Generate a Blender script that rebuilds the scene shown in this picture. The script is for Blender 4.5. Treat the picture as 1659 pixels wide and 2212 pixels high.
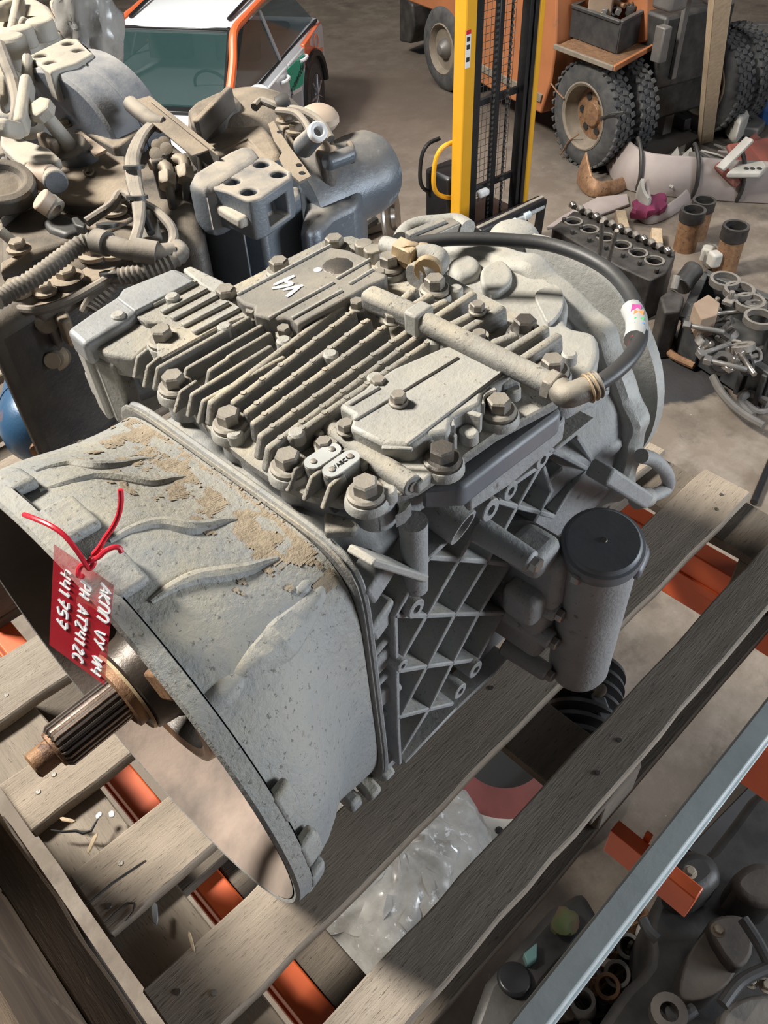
import bpy, bmesh, math, random
from mathutils import Vector as V, Matrix, noise
random.seed(7)
scene = bpy.context.scene
COL = scene.collection
for _o in list(bpy.data.objects): bpy.data.objects.remove(_o)

# ------------------------------------------------------------------ camera
F_PX, CX, CY = 1800.0, 829.5, 1106.0          # image taken as 1659 x 2212
CAM = V((0, 0, 1.05))
_yaw, _pit, _rol = math.radians(47.55), math.radians(45.5), math.radians(-2.87)
_f = V((math.cos(_yaw)*math.cos(_pit), math.sin(_yaw)*math.cos(_pit), -math.sin(_pit)))
_r = V((math.sin(_yaw), -math.cos(_yaw), 0)); _u = _r.cross(_f)
CR = math.cos(_rol)*_r + math.sin(_rol)*_u
CU = CR.cross(_f); CF = _f
cd = bpy.data.cameras.new('camera'); cam = bpy.data.objects.new('camera', cd); COL.objects.link(cam)
cd.sensor_fit = 'VERTICAL'; cd.sensor_height = 36.0; cd.lens = 36.0*F_PX/2212.0
cd.clip_start = 0.02; cd.clip_end = 100
cam.matrix_world = Matrix(((CR.x, CU.x, -CF.x, CAM.x), (CR.y, CU.y, -CF.y, CAM.y), (CR.z, CU.z, -CF.z, CAM.z), (0, 0, 0, 1)))
scene.camera = cam

# ------------------------------------------------------------------ light
scene.view_settings.view_transform = 'Standard'; scene.view_settings.look = 'None'
scene.view_settings.exposure = 0.0; scene.view_settings.gamma = 1.0
scene.view_settings.use_curve_mapping = False
world = bpy.data.worlds.new('hall_light'); scene.world = world; world.use_nodes = True
_bg = world.node_tree.nodes['Background']; _bg.inputs[0].default_value = (0.80, 0.87, 1.0, 1); _bg.inputs[1].default_value = 0.12
def area(name, loc, target, size, power, col=(1, 1, 1), sy=None, spread=180):
    l = bpy.data.lights.new(name, 'AREA'); l.energy = power; l.color = col; l.size = size
    if sy: l.shape = 'RECTANGLE'; l.size_y = sy
    l.spread = math.radians(spread)
    o = bpy.data.objects.new(name, l); COL.objects.link(o); o.location = loc
    o.rotation_euler = (V(target) - V(loc)).to_track_quat('-Z', 'Y').to_euler()
    return o
area('roof_light_daylight', (-3.2, 7.4, 8.4), (0.5, 0.8, 0.1), 1.9, 3050, (1.0, 0.95, 0.86))
area('hall_lamp_far', (5.0, 7.5, 4.6), (6.5, 5.0, -2.6), 4.0, 120, (1.0, 0.97, 0.93), 4.0, 95)
area('hall_lamp_right', (7.0, 0.5, 4.6), (6.0, 2.5, -2.6), 3.0, 45, (0.97, 0.98, 1.0), 3.0, 90)
area('flank_side_fill', (5.2, -5.2, 0.9), (0.5, 0.3, 0.2), 3.2, 520, (0.86, 0.93, 1.0), 2.0)  # unseen cool side source, added to brighten the right flank of the gearbox

# ------------------------------------------------------------------ pixel helpers (survey of the place from the photograph)
def ray(px, py):
    a, b = (px - CX)/F_PX, -(py - CY)/F_PX
    return CR*a + CU*b + CF
def W(px, py, z):
    d = ray(px, py); return CAM + d*((z - CAM.z)/d.z)
def Wd(px, py, depth):
    return CAM + ray(px, py)*depth
def toward(px, py, o, n):
    d = ray(px, py); return CAM + d*((V(o) - CAM).dot(n)/d.dot(n))
# gearbox frame (flange centre, axis, side, up)
_ps, _th = math.radians(2), math.radians(2)
GA = V((math.cos(_ps)*math.cos(_th), math.sin(_ps)*math.cos(_th), math.sin(_th)))
GS = V((-math.sin(_ps), math.cos(_ps), 0)); GU = GA.cross(GS)
GO = V((.119, .562, .284))
def toL(P): P = P - GO; return V((P.dot(GA), P.dot(GS), P.dot(GU)))
CL = toL(CAM)
def rayL(px, py): d = ray(px, py); return V((d.dot(GA), d.dot(GS), d.dot(GU)))
def _gp(px, py, ax, v): d = rayL(px, py); return CL + d*((v - CL[ax])/d[ax])
def Gx(px, py, v): return _gp(px, py, 0, v)
def Gy(px, py, v): return _gp(px, py, 1, v)
def Gz(px, py, v): return _gp(px, py, 2, v)

# ------------------------------------------------------------------ mesh builder
def basis(a):
    a = V(a).normalized(); t = V((0, 0, 1)) if abs(a.z) < .9 else V((1, 0, 0))
    u = a.cross(t).normalized(); return a, u, a.cross(u)
class MB:
    def __init__(s): s.v = []; s.f = []
    def add(s, vs, fs):
        n = len(s.v); s.v += [V(x) for x in vs]; s.f += [tuple(i + n for i in f) for f in fs]; return s
    def box(s, c, size, R=None):
        hx, hy, hz = [k/2 for k in size]; c = V(c); vs = []
        for x in (-hx, hx):
            for y in (-hy, hy):
                for z in (-hz, hz):
                    p = V((x, y, z)); vs.append(c + (R @ p if R else p))
        return s.add(vs, [(0, 1, 3, 2), (4, 6, 7, 5), (0, 4, 5, 1), (2, 3, 7, 6), (0, 2, 6, 4), (1, 5, 7, 3)])
    def bx(s, x0, x1, y0, y1, z0, z1): return s.box(((x0+x1)/2, (y0+y1)/2, (z0+z1)/2), (abs(x1-x0), abs(y1-y0), abs(z1-z0)))
    def beam(s, p0, p1, w, h, up=(0, 0, 1)):
        p0, p1 = V(p0), V(p1); d = p1 - p0; a = d.normalized(); up = V(up)
        sd = a.cross(up).normalized(); u = sd.cross(a)
        return s.box((p0+p1)/2, (d.length, w, h), Matrix((a, sd, u)).transposed())
    def prism(s, top, vec):
        top = [V(p) for p in top]; n = len(top); vec = V(vec)
        nn = V((0, 0, 0))
        for i in range(n): nn += top[i].cross(top[(i+1) % n])
        if nn.dot(vec) > 0: top = top[::-1]
        vs = top + [p + vec for p in top]
        fs = [tuple(range(n)), tuple(range(2*n-1, n-1, -1))]
        for i in range(n):
            j = (i+1) % n; fs.append((j, i, i+n, j+n))
        return s.add(vs, fs)
    def loft(s, rings, cap0=True, cap1=True, closed=True):
        n = len(rings[0]); vs = [p for r in rings for p in r]; fs = []
        for k in range(len(rings)-1):
            for i in range(n if closed else n-1):
                j = (i+1) % n; fs.append((k*n+i, k*n+j, (k+1)*n+j, (k+1)*n+i))
        if cap0: fs.append(tuple(range(n-1, -1, -1)))
        if cap1: fs.append(tuple(range((len(rings)-1)*n, len(rings)*n)))
        return s.add(vs, fs)
    def lathe(s, o, axis, prof, n=24, cap=True):
        a, u, w = basis(axis); o = V(o); rings = []
        for h, r in prof:
            rings.append([o + a*h + (u*math.cos(2*math.pi*i/n) + w*math.sin(2*math.pi*i/n))*r for i in range(n)])
        return s.loft(rings, cap, cap)
    def cyl(s, p0, p1, r, r1=None, n=16):
        p0, p1 = V(p0), V(p1); return s.lathe(p0, p1-p0, [(0, r), ((p1-p0).length, r if r1 is None else r1)], n)
    def pipe(s, p0, p1, ro, ri, n=20):
        p0, p1 = V(p0), V(p1); L = (p1-p0).length
        return s.lathe(p0, p1-p0, [(0, ri), (0, ro), (L, ro), (L, ri), (0, ri)], n, False)
    def tube(s, pts, r, n=8, caps=True):
        pts = [V(p) for p in pts]; m = len(pts); rs = r if isinstance(r, (list, tuple)) else [r]*m
        t0 = (pts[1]-pts[0]).normalized(); _, u, _w = basis(t0); rings = []
        for k in range(m):
            t = (pts[min(k+1, m-1)] - pts[max(k-1, 0)]).normalized()
            u = (u - t*u.dot(t)).normalized(); w = t.cross(u)
            rings.append([pts[k] + (u*math.cos(2*math.pi*i/n) + w*math.sin(2*math.pi*i/n))*rs[k] for i in range(n)])
        return s.loft(rings, caps, caps)
    def ball(s, c, r, n=12, sc=(1, 1, 1), R=None):
        c = V(c); rings = []
        for k in range(1, n//2):
            a = math.pi*k/(n//2)
            ring = []
            for i in range(n):
                p = V((math.sin(a)*math.cos(2*math.pi*i/n)*sc[0], math.sin(a)*math.sin(2*math.pi*i/n)*sc[1], -math.cos(a)*sc[2]))*r
                ring.append(c + (R @ p if R else p))
            rings.append(ring)
        return s.loft(rings)
    def hexa(s, c, up, r, h, rot=0.3, top=.85):
        a, u, w = basis(up); c = V(c); rings = []
        for hh, k in ((0, 1), (h*.85, 1), (h, top)):
            rings.append([c + a*hh + (u*math.cos(rot+math.pi*i/3) + w*math.sin(rot+math.pi*i/3))*r*k for i in range(6)])
        return s.loft(rings)
    def mesh(s, name, mat, sharp=0.6, off=None):
        me = bpy.data.meshes.new(name)
        me.from_pydata([(p - off) if off is not None else p for p in s.v], [], s.f)
        bm = bmesh.new(); bm.from_mesh(me)
        bmesh.ops.recalc_face_normals(bm, faces=bm.faces)
        for f in bm.faces: f.smooth = True
        for e in bm.edges:
            if len(e.link_faces) == 2: e.smooth = e.calc_face_angle(0) < sharp
        bm.to_mesh(me); bm.free()
        if mat: me.materials.append(mat)
        return me
    def build(s, name, mat, parent=None, bevel=0, seg=2, sharp=0.6, label=None, kind=None):
        """a part: coordinates are those of the parent's frame (world for most things)"""
        off = None
        if parent is None: return s.thing(name, mat, None, None, bevel=bevel, kind=kind or 'structure')
        me = s.mesh(name, mat, sharp)
        o = bpy.data.objects.new(name, me); COL.objects.link(o)
        o.parent = parent; o.location = OFF.get(parent.name, V((0, 0, 0)))
        if bevel: bev(o, bevel, seg)
        if label: o['label'] = label
        if kind: o['kind'] = kind
        return o
    def thing(s, name, mat, label, cat, group=None, bevel=0, seg=2, kind=None, sharp=0.6):
        xs = [p.x for p in s.v]; ys = [p.y for p in s.v]; zs = [p.z for p in s.v]
        c = V(((min(xs)+max(xs))/2, (min(ys)+max(ys))/2, min(zs)))
        me = s.mesh(name, mat, sharp, c)
        o = bpy.data.objects.new(name, me); COL.objects.link(o); o.location = c
        if bevel: bev(o, bevel, seg)
        OFF[o.name] = -c
        tag(o, label, cat, group, kind)
        return o
OFF = {}
def bev(o, w, seg=2, ang=35):
    m = o.modifiers.new('bevel', 'BEVEL'); m.width = w; m.segments = seg; m.limit_method = 'ANGLE'; m.angle_limit = math.radians(ang)
    m.harden_normals = False
def tag(o, label=None, cat=None, group=None, kind=None):
    if label: o['label'] = label
    if cat: o['category'] = cat
    if group: o['group'] = group
    if kind: o['kind'] = kind
    return o
def root(name, loc, label, cat, group=None, R=None):
    o = bpy.data.objects.new(name, None); COL.objects.link(o); o.empty_display_size = .05
    o.location = loc
    if R: o.rotation_euler = R.to_euler()
    tag(o, label, cat, group)
    OFF[o.name] = -V(loc)
    return o
def inst(name, me, parent, loc, R=None, label=None):
    """a part that shares its mesh with its look-alikes"""
    o = bpy.data.objects.new(name, me); COL.objects.link(o); o.parent = parent
    base = OFF.get(parent.name, V((0, 0, 0)))
    o.location = V(loc) + base
    if R: o.rotation_euler = R.to_euler()
    if label: o['label'] = label
    return o
def sub(o, child):
    """hang an already built part below a part that sits at its thing's frame"""
    child.parent = o; child.location = child.location - o.location; return child
def cut(o, mb):
    """bore real holes: boolean evaluated once, the cutter is removed"""
    me = mb.mesh('cut', None)
    c = bpy.data.objects.new('cut', me); COL.objects.link(c)
    bpy.context.view_layer.update()
    c.matrix_world = o.matrix_world.copy()
    m = o.modifiers.new('b', 'BOOLEAN'); m.operation = 'DIFFERENCE'; m.object = c; m.solver = 'EXACT'
    dg = bpy.context.evaluated_depsgraph_get(); dg.update()
    nm = bpy.data.meshes.new_from_object(o.evaluated_get(dg))
    o.modifiers.clear(); o.data = nm
    bpy.data.objects.remove(c)
    bm = bmesh.new(); bm.from_mesh(nm)
    for f in bm.faces: f.smooth = True
    for e in bm.edges:
        if len(e.link_faces) == 2: e.smooth = e.calc_face_angle(0) < .6
    bm.to_mesh(nm); bm.free()
    return o
def spline(pts, k=6):
    pts = [V(p) for p in pts]; out = []
    for i in range(len(pts)-1):
        p0 = pts[max(i-1, 0)]; p1 = pts[i]; p2 = pts[i+1]; p3 = pts[min(i+2, len(pts)-1)]
        for j in range(k):
            t = j/k
            out.append(.5*((2*p1) + (p2-p0)*t + (2*p0-5*p1+4*p2-p3)*t*t + (3*p1-p0-3*p2+p3)*t*t*t))
    out.append(pts[-1]); return out
def smoothpoly(pts, k=4):
    n = len(pts); out = []
    for i in range(n):
        p0, p1, p2, p3 = [V(pts[(i+d) % n]) for d in (-1, 0, 1, 2)]
        for j in range(k):
            t = j/k
            out.append(.5*((2*p1) + (p2-p0)*t + (2*p0-5*p1+4*p2-p3)*t*t + (3*p1-p0-3*p2+p3)*t*t*t))
    return out
def wob(o, amp, sc, lvl=0):
    """uneven surface: real displacement of the mesh"""
    me = o.data
    for v in me.vertices:
        v.co += noise.noise_vector(v.co*sc)*amp

# ------------------------------------------------------------------ materials
def mat(name, c1, c2=None, sc=6.0, rough=.7, metal=0.0, bump=0.0, bsc=60.0, dust=None, damt=.8, spots=None, ssc=30, sthr=.62, stretch=None, r2=None, alpha=None, trans=None, coat=0, det=6, speck=None, dust2=None):
    m = bpy.data.materials.new(name); m.use_nodes = True; nt = m.node_tree; N = nt.nodes; L = nt.links
    b = N['Principled BSDF']; b.inputs['Roughness'].default_value = rough; b.inputs['Metallic'].default_value = metal
    tc = N.new('ShaderNodeTexCoord'); src = tc.outputs['Object']
    if stretch:
        mp = N.new('ShaderNodeMapping'); L.new(src, mp.inputs['Vector']); mp.inputs['Scale'].default_value = stretch; src = mp.outputs['Vector']
    def nz(scale, detail=6, rgh=.6):
        n = N.new('ShaderNodeTexNoise'); n.inputs['Scale'].default_value = scale; n.inputs['Detail'].default_value = detail
        n.inputs['Roughness'].default_value = rgh; L.new(src, n.inputs['Vector']); return n.outputs['Fac']
    def rng(s, a, bb):
        r = N.new('ShaderNodeMapRange'); r.inputs['From Min'].default_value = a; r.inputs['From Max'].default_value = bb; L.new(s, r.inputs['Value']); return r.outputs['Result']
    def mix(f, A, B):
        x = N.new('ShaderNodeMix'); x.data_type = 'RGBA'
        if isinstance(f, float): x.inputs[0].default_value = f
        else: L.new(f, x.inputs[0])
        for k, c in ((6, A), (7, B)):
            if isinstance(c, tuple): x.inputs[k].default_value = (*c, 1)
            else: L.new(c, x.inputs[k])
        return x.outputs[2]
    col = c1
    if c2: col = mix(rng(nz(sc, det), .36, .64), c1, c2)
    if spots: col = mix(rng(nz(ssc, 5, .7), sthr, sthr+.06), col, spots)
    if dust:
        g = N.new('ShaderNodeNewGeometry'); sx = N.new('ShaderNodeSeparateXYZ'); L.new(g.outputs['Normal'], sx.inputs[0])
        up = rng(sx.outputs['Z'], .05, .85); nn = rng(nz(9, 5), .2, .62)
        mu = N.new('ShaderNodeMath'); mu.operation = 'MULTIPLY'; L.new(up, mu.inputs[0]); L.new(nn, mu.inputs[1])
        m2 = N.new('ShaderNodeMath'); m2.operation = 'MULTIPLY'; L.new(mu.outputs[0], m2.inputs[0]); m2.inputs[1].default_value = damt
        m2.use_clamp = True
        dcol = mix(rng(nz(16, 6, .7), .42, .62), dust, dust2) if dust2 else dust
        col = mix(m2.outputs[0], col, dcol)
        rr = N.new('ShaderNodeMix'); L.new(m2.outputs[0], rr.inputs[0]); rr.inputs[2].default_value = rough; rr.inputs[3].default_value = .95; L.new(rr.outputs[0], b.inputs['Roughness'])
        if metal:
            rm = N.new('ShaderNodeMix'); L.new(m2.outputs[0], rm.inputs[0]); rm.inputs[2].default_value = metal; rm.inputs[3].default_value = 0; L.new(rm.outputs[0], b.inputs['Metallic'])
    if speck:
        col = mix(rng(nz(speck[1], 4, .75), speck[2], speck[2]+.05), col, speck[0])
    if isinstance(col, tuple): b.inputs['Base Color'].default_value = (*col, 1)
    else: L.new(col, b.inputs['Base Color'])
    if r2 is not None and not dust:
        rr = N.new('ShaderNodeMix'); L.new(rng(nz(sc*2, 5), .4, .62), rr.inputs[0]); rr.inputs[2].default_value = rough; rr.inputs[3].default_value = r2; L.new(rr.outputs[0], b.inputs['Roughness'])
    if bump:
        bp = N.new('ShaderNodeBump'); bp.inputs['Strength'].default_value = bump; bp.inputs['Distance'].default_value = .004
        L.new(nz(bsc, 6, .65), bp.inputs['Height']); L.new(bp.outputs['Normal'], b.inputs['Normal'])
    if trans: b.inputs['Transmission Weight'].default_value = trans
    if alpha is not None: b.inputs['Alpha'].default_value = alpha
    if coat: b.inputs['Coat Weight'].default_value = coat; b.inputs['Coat Roughness'].default_value = .1
    return m
DUST = (.53, .47, .36); D2 = (.43, .405, .355)
SP = ((.15, .135, .115), 170, .60)
M = dict(
 alu=mat('dusty_aluminium', (.24, .235, .22), (.165, .165, .165), 9, .55, .2, .5, 110, DUST, .95, (.13, .12, .10), 42, .60, speck=SP, dust2=D2),
 alu_side=mat('cast_aluminium', (.36, .365, .37), (.28, .285, .29), 9, .55, .15, .45, 130, (.46, .42, .34), .7, (.17, .16, .145), 38, .64, speck=((.19, .18, .165), 190, .62), dust2=(.36, .36, .34)),
 alu_bell=mat('bell_aluminium', (.27, .285, .295), (.36, .355, .335), 6, .55, .15, .55, 110, (.46, .41, .30), .66, (.17, .165, .15), 24, .63, speck=((.17, .16, .14), 150, .60), dust2=(.33, .325, .30)),
 alu_pale=mat('pale_aluminium', (.42, .415, .39), (.33, .325, .305), 12, .5, .2, .35, 120, (.50, .46, .38), .7, speck=((.24, .22, .19), 180, .62), dust2=(.42, .41, .38)),
 alu_blue=mat('milled_aluminium', (.34, .355, .375), (.26, .27, .285), 14, .45, .35, .25, 130, (.42, .40, .36), .5, speck=((.20, .20, .19), 160, .63)),
 alu_panel=mat('grimy_panel', (.21, .20, .185), (.16, .155, .145), 8, .55, .2, .3, 110, (.36, .325, .27), .9, (.14, .13, .115), 26, .60, speck=((.16, .145, .12), 120, .62), dust2=(.29, .27, .24)),
 dustsoil=mat('dry_dust', (.39, .32, .235), (.30, .24, .17), 40, .95, 0, .8, 120),
 steel=mat('dusty_steel_bolt', (.30, .28, .25), (.20, .18, .16), 40, .45, .55, .2, 200, (.46, .41, .33), .6),
 steel_dark=mat('dark_steel', (.14, .135, .13), (.20, .17, .14), 30, .42, .6, .2, 200),
 steel_bright=mat('worn_steel', (.40, .38, .36), (.26, .23, .20), 25, .3, .85, .1, 150),
 rust=mat('rusty_steel', (.22, .12, .07), (.33, .19, .10), 22, .55, .4, .4, 120, None, 0, (.12, .07, .05), 30, .58),
 copper=mat('rust_bronze_ring', (.28, .16, .09), (.16, .10, .07), 18, .38, .7, .2, 100),
 brass=mat('dusty_brass', (.52, .38, .20), (.42, .30, .18), 20, .4, .6, .2, 150, (.55, .47, .36), .5),
 interior_shade=mat('bell_inside', (.09, .078, .07), (.065, .058, .052), 10, .7, .05, .2, 90, (.34, .265, .22), 1.1),  # dark base paints in the shade inside the bell; dust lies on top
 rubber=mat('black_rubber', (.022, .024, .028), (.04, .042, .046), 12, .42, 0, .1, 80, (.20, .18, .16), .25),
 plastic=mat('black_plastic', (.03, .032, .035), (.05, .05, .05), 12, .45, 0, .05, 80, (.25, .23, .2), .25),
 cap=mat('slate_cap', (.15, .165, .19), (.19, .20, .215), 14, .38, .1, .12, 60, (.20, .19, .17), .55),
 red_wire=mat('red_wire', (.62, .02, .04), None, rough=.4),
 white=mat('white_marker', (.85, .85, .85), None, rough=.6),
 black_ink=mat('black_ink', (.02, .02, .02), None, rough=.6),
 label=mat('metal_label', (.62, .63, .62), (.52, .53, .52), 20, .4, .2),
 wood=mat('pallet_wood', (.40, .33, .26), (.29, .24, .19), 3, .9, 0, .5, 40, None, 0, (.17, .14, .11), 40, .60, (1, 9, 9), speck=((.13, .105, .08), 60, .60)),
 wood2=mat('pallet_wood_b', (.36, .31, .255), (.25, .21, .17), 4, .9, 0, .5, 40, None, 0, (.13, .11, .09), 55, .60, (1, 8, 8), speck=((.11, .09, .07), 60, .60)),
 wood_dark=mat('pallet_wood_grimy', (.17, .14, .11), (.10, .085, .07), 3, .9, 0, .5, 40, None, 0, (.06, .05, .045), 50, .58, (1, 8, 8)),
 wood_cross=mat('pallet_wood_cross', (.33, .28, .225), (.24, .20, .16), 4, .9, 0, .5, 40, None, 0, (.12, .10, .08), 50, .60, (8, 1, 8)),
 wood_old=mat('old_brown_wood', (.20, .14, .09), (.10, .07, .05), 3, .85, 0, .6, 30, None, 0, (.30, .22, .15), 30, .62, (9, 1, 9)),
 timber=mat('raw_timber', (.55, .43, .29), (.44, .33, .22), 5, .85, 0, .3, 40, None, 0, (.25, .18, .12), 12, .62, (6, 6, 1)),
 orange_beam=mat('orange_powder_coat', (.72, .13, .035), (.62, .10, .03), 5, .42, 0, .05, 60),
 galv=mat('galvanised_steel', (.70, .78, .79), (.58, .66, .67), 14, .45, .0, .08, 60),
 concrete=None)
# ================================================================== floor
FZ = -2.6
def floor_mat():
    m = bpy.data.materials.new('stained_concrete'); m.use_nodes = True; nt = m.node_tree; N = nt.nodes; L = nt.links
    b = N['Principled BSDF']; b.inputs['Roughness'].default_value = .72
    tc = N.new('ShaderNodeTexCoord'); P = tc.outputs['Object']
    def nz(sc, det=8, r=.62):
        n = N.new('ShaderNodeTexNoise'); n.inputs['Scale'].default_value = sc; n.inputs['Detail'].default_value = det; n.inputs['Roughness'].default_value = r
        L.new(P, n.inputs['Vector']); return n.outputs['Fac']
    def rng(s, a, c):
        r = N.new('ShaderNodeMapRange'); r.inputs['From Min'].default_value = a; r.inputs['From Max'].default_value = c; L.new(s, r.inputs['Value']); return r.outputs['Result']
    def mix(f, A, B):
        x = N.new('ShaderNodeMix'); x.data_type = 'RGBA'; L.new(f, x.inputs[0])
        for k, c in ((6, A), (7, B)):
            if isinstance(c, tuple): x.inputs[k].default_value = (*c, 1)
            else: L.new(c, x.inputs[k])
        return x.outputs[2]
    def op(o, a, c):
        x = N.new('ShaderNodeMath'); x.operation = o
        for k, s in enumerate((a, c)):
            if isinstance(s, (int, float)): x.inputs[k].default_value = s
            else: L.new(s, x.inputs[k])
        return x.outputs[0]
    col = mix(rng(nz(.9), .35, .65), (.205, .165, .13), (.145, .117, .092))
    col = mix(rng(nz(3.5, 9, .7), .45, .70), col, (.27, .23, .19))
    col = mix(rng(nz(2.2, 8, .7), .54, .70), col, (.10, .082, .066))
    col = mix(rng(nz(38, 4, .7), .66, .73), col, (.11, .095, .08))
    col = mix(rng(nz(13, 3, .8), .70, .745), col, (.40, .36, .31))
    # trodden grime of the driving lane, and spilt oil
    def blob(cx, cy, rx, ry, soft, namp, nsc):
        mp = N.new('ShaderNodeMapping'); L.new(P, mp.inputs['Vector'])
        mp.inputs['Location'].default_value = (-cx/rx, -cy/ry, 0); mp.inputs['Scale'].default_value = (1/rx, 1/ry, 0)
        ln = N.new('ShaderNodeVectorMath'); ln.operation = 'LENGTH'; L.new(mp.outputs[0], ln.inputs[0])
        d = op('ADD', ln.outputs['Value'], op('MULTIPLY', op('SUBTRACT', nz(nsc, 6, .65), .5), namp))
        return rng(d, 1.0, 1.0-soft)
    col = mix(op('MULTIPLY', blob(7.4, 7.6, 2.8, 4.5, .9, 1.2, 1.1), .85), col, (.085, .064, .05))
    col = mix(op('MULTIPLY', blob(8.3, 4.3, 1.7, 1.6, .7, 1.0, 1.6), .85), col, (.075, .066, .058))
    col = mix(op('MULTIPLY', blob(5.0, 6.2, 2.0, 1.2, .8, 1.0, 1.6), .55), col, (.12, .10, .085))
    oil = blob(4.97, 2.16, .50, .40, .12, .9, 2.8)
    col = mix(op('MULTIPLY', oil, .92), col, (.032, .033, .038))
    oil2 = blob(3.1, 1.35, .06, .05, .5, 1.0, 9)
    col = mix(oil2, col, (.06, .05, .045))
    L.new(col, b.inputs['Base Color'])
    r = N.new('ShaderNodeMix'); L.new(oil, r.inputs[0]); r.inputs[2].default_value = .75; r.inputs[3].default_value = .42; L.new(r.outputs[0], b.inputs['Roughness'])
    bp = N.new('ShaderNodeBump'); bp.inputs['Strength'].default_value = .35; bp.inputs['Distance'].default_value = .01; L.new(nz(30), bp.inputs['Height']); L.new(bp.outputs[0], b.inputs['Normal'])
    return m
M['concrete'] = floor_mat()
fl = MB(); fl.add([(-14, -14, 0), (26, -14, 0), (26, 26, 0), (-14, 26, 0), (-14, -14, -.2), (26, -14, -.2), (26, 26, -.2), (-14, 26, -.2)],
    [(0, 1, 2, 3), (7, 6, 5, 4), (0, 4, 5, 1), (1, 5, 6, 2), (2, 6, 7, 3), (3, 7, 4, 0)])
me = fl.mesh('floor', M['concrete']); fo = bpy.data.objects.new('floor', me); COL.objects.link(fo); fo.location = (0, 0, FZ); fo['kind'] = 'structure'

cl_ = MB().box((6, 6, .1), (40, 40, .2)).mesh('ceiling', mat('roof_sheet', (.10, .10, .10), (.07, .07, .07), 2, .9))
co_ = bpy.data.objects.new('ceiling', cl_); COL.objects.link(co_); co_.location = (0, 0, 9.2); co_['kind'] = 'structure'
# ================================================================== rack
def beam_box(x0, x1, y0, y1, z0, z1, label):
    r = root('rack_crossbar', ((x0+x1)/2, (y0+y1)/2, z0), label, 'rack beam')
    m = MB(); m.bx(x0, x1, y0, y1, z0, z1); m.build('beam', M['orange_beam'], r, .003)
    m = MB(); m.bx(x0-.004, x0+.001, y0, y1, (z0+z1)/2-.012, (z0+z1)/2+.012); m.build('pressed_groove', M['orange_beam'], r, .002)
    return r
beam_box(.090, .130, -1.6, 3.6, -.284, -.144, 'orange rack beam under the near end of the pallet, below the input shaft')
beam_box(1.114, 1.156, -1.6, 3.6, -.284, -.144, 'orange rack beam under the far end of the pallet with dark red face')
mid = root('pallet_support', (.577, .05, -.215), 'short orange crossbar with upturned tab under the galvanised bar', 'rack beam')
m = MB(); m.bx(.566, .588, .030, .168, -.215, -.1445); m.build('beam', M['orange_beam'], mid, .002)
m = MB(); m.bx(.588, .594, .118, .128, -.20, -.125); m.build('end_tab', M['orange_beam'], mid, .001)
m = MB(); m.bx(.835, .855, -.12, .110, -.26, -.1445); m.thing('rack_bracket', M['orange_beam'], 'orange bracket at the right edge beyond the galvanised bar', 'rack beam', bevel=.002)
bar = root('galvanised_bar', (.5, .095, -.145), 'galvanised steel bar running diagonally along the pallet at lower right', 'steel bar')
m = MB(); m.bx(-.6, 2.2, .076, .112, -.144, -.106); m.build('bar', M['galv'], bar, .004, 3)
m = MB(); m.bx(-.6, 2.2, .0725, .0765, -.136, -.128); m.build('edge_lip', M['galv'], bar, .001)

# ================================================================== pallet
pal = root('wooden_pallet', (.574, .57, -.144), 'dirty wooden pallet carrying the grey gearbox with the red tag', 'pallet')
def board(x0, x1, y0, y1, z0, z1, along, jit=.004, nseg=16, seed=0):
    """a plank with uneven sawn edges"""
    rng = random.Random(seed); rings = []
    for i in range(nseg+1):
        t = i/nseg
        if along == 'x':
            x = x0 + (x1-x0)*t
            e = [rng.uniform(-jit, jit)*.5 for _ in range(4)]
            rings.append([V((x, y0+e[0], z0)), V((x, y1+e[1], z0)), V((x, y1+e[1]+e[2]*.2, z1+e[2]*.3)), V((x, y0+e[0], z1+e[3]*.3))])
        else:
            y = y0 + (y1-y0)*t
            e = [rng.uniform(-jit, jit)*.5 for _ in range(4)]
            rings.append([V((x0+e[0], y, z0)), V((x1+e[1], y, z0)), V((x1+e[1], y, z1+e[2]*.3)), V((x0+e[0], y, z1+e[3]*.3))])
    return MB().loft(rings)
deck = [(-.027, 1.16, .178, .245, 'wood2'), (-.030, 1.180, .323, .416, 'wood'), (-.024, 1.175, .495, .592, 'wood'), (-.030, 1.17, .680, .772, 'wood'), (-.022, 1.175, .862, .968, 'wood2')]
DB = []
for i, (x0, x1, y0, y1, mt) in enumerate(deck):
    DB.append(board(x0, x1, y0, y1, -.022, 0, 'x', .004, 24, i).build('deck_board', M[mt], pal, .0025, 1))
for i, (x0, x1) in enumerate([(-.027, .068), (.505, .605), (1.062, 1.175)]):
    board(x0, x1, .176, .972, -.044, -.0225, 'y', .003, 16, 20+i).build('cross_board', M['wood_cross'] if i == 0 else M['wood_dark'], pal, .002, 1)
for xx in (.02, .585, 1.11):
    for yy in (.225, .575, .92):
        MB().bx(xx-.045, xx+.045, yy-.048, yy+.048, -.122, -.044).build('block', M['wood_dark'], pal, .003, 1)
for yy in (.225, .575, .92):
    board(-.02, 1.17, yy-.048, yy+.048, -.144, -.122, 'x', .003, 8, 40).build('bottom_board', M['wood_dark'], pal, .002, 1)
nail = MB().lathe((0, 0, 0), (0, 0, 1), [(0, .004), (.0012, .0035)], 8).mesh('nail', M['steel_dark'])
for bi, (x0, x1, y0, y1, mt) in enumerate(deck):
    for xx in (.0, .035, .55, .62, 1.09, 1.13):
        sub(DB[bi], inst('nail', nail, pal, (xx+random.uniform(-.01, .01), (y0+y1)/2+random.uniform(-.025, .025), 0)))
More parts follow.
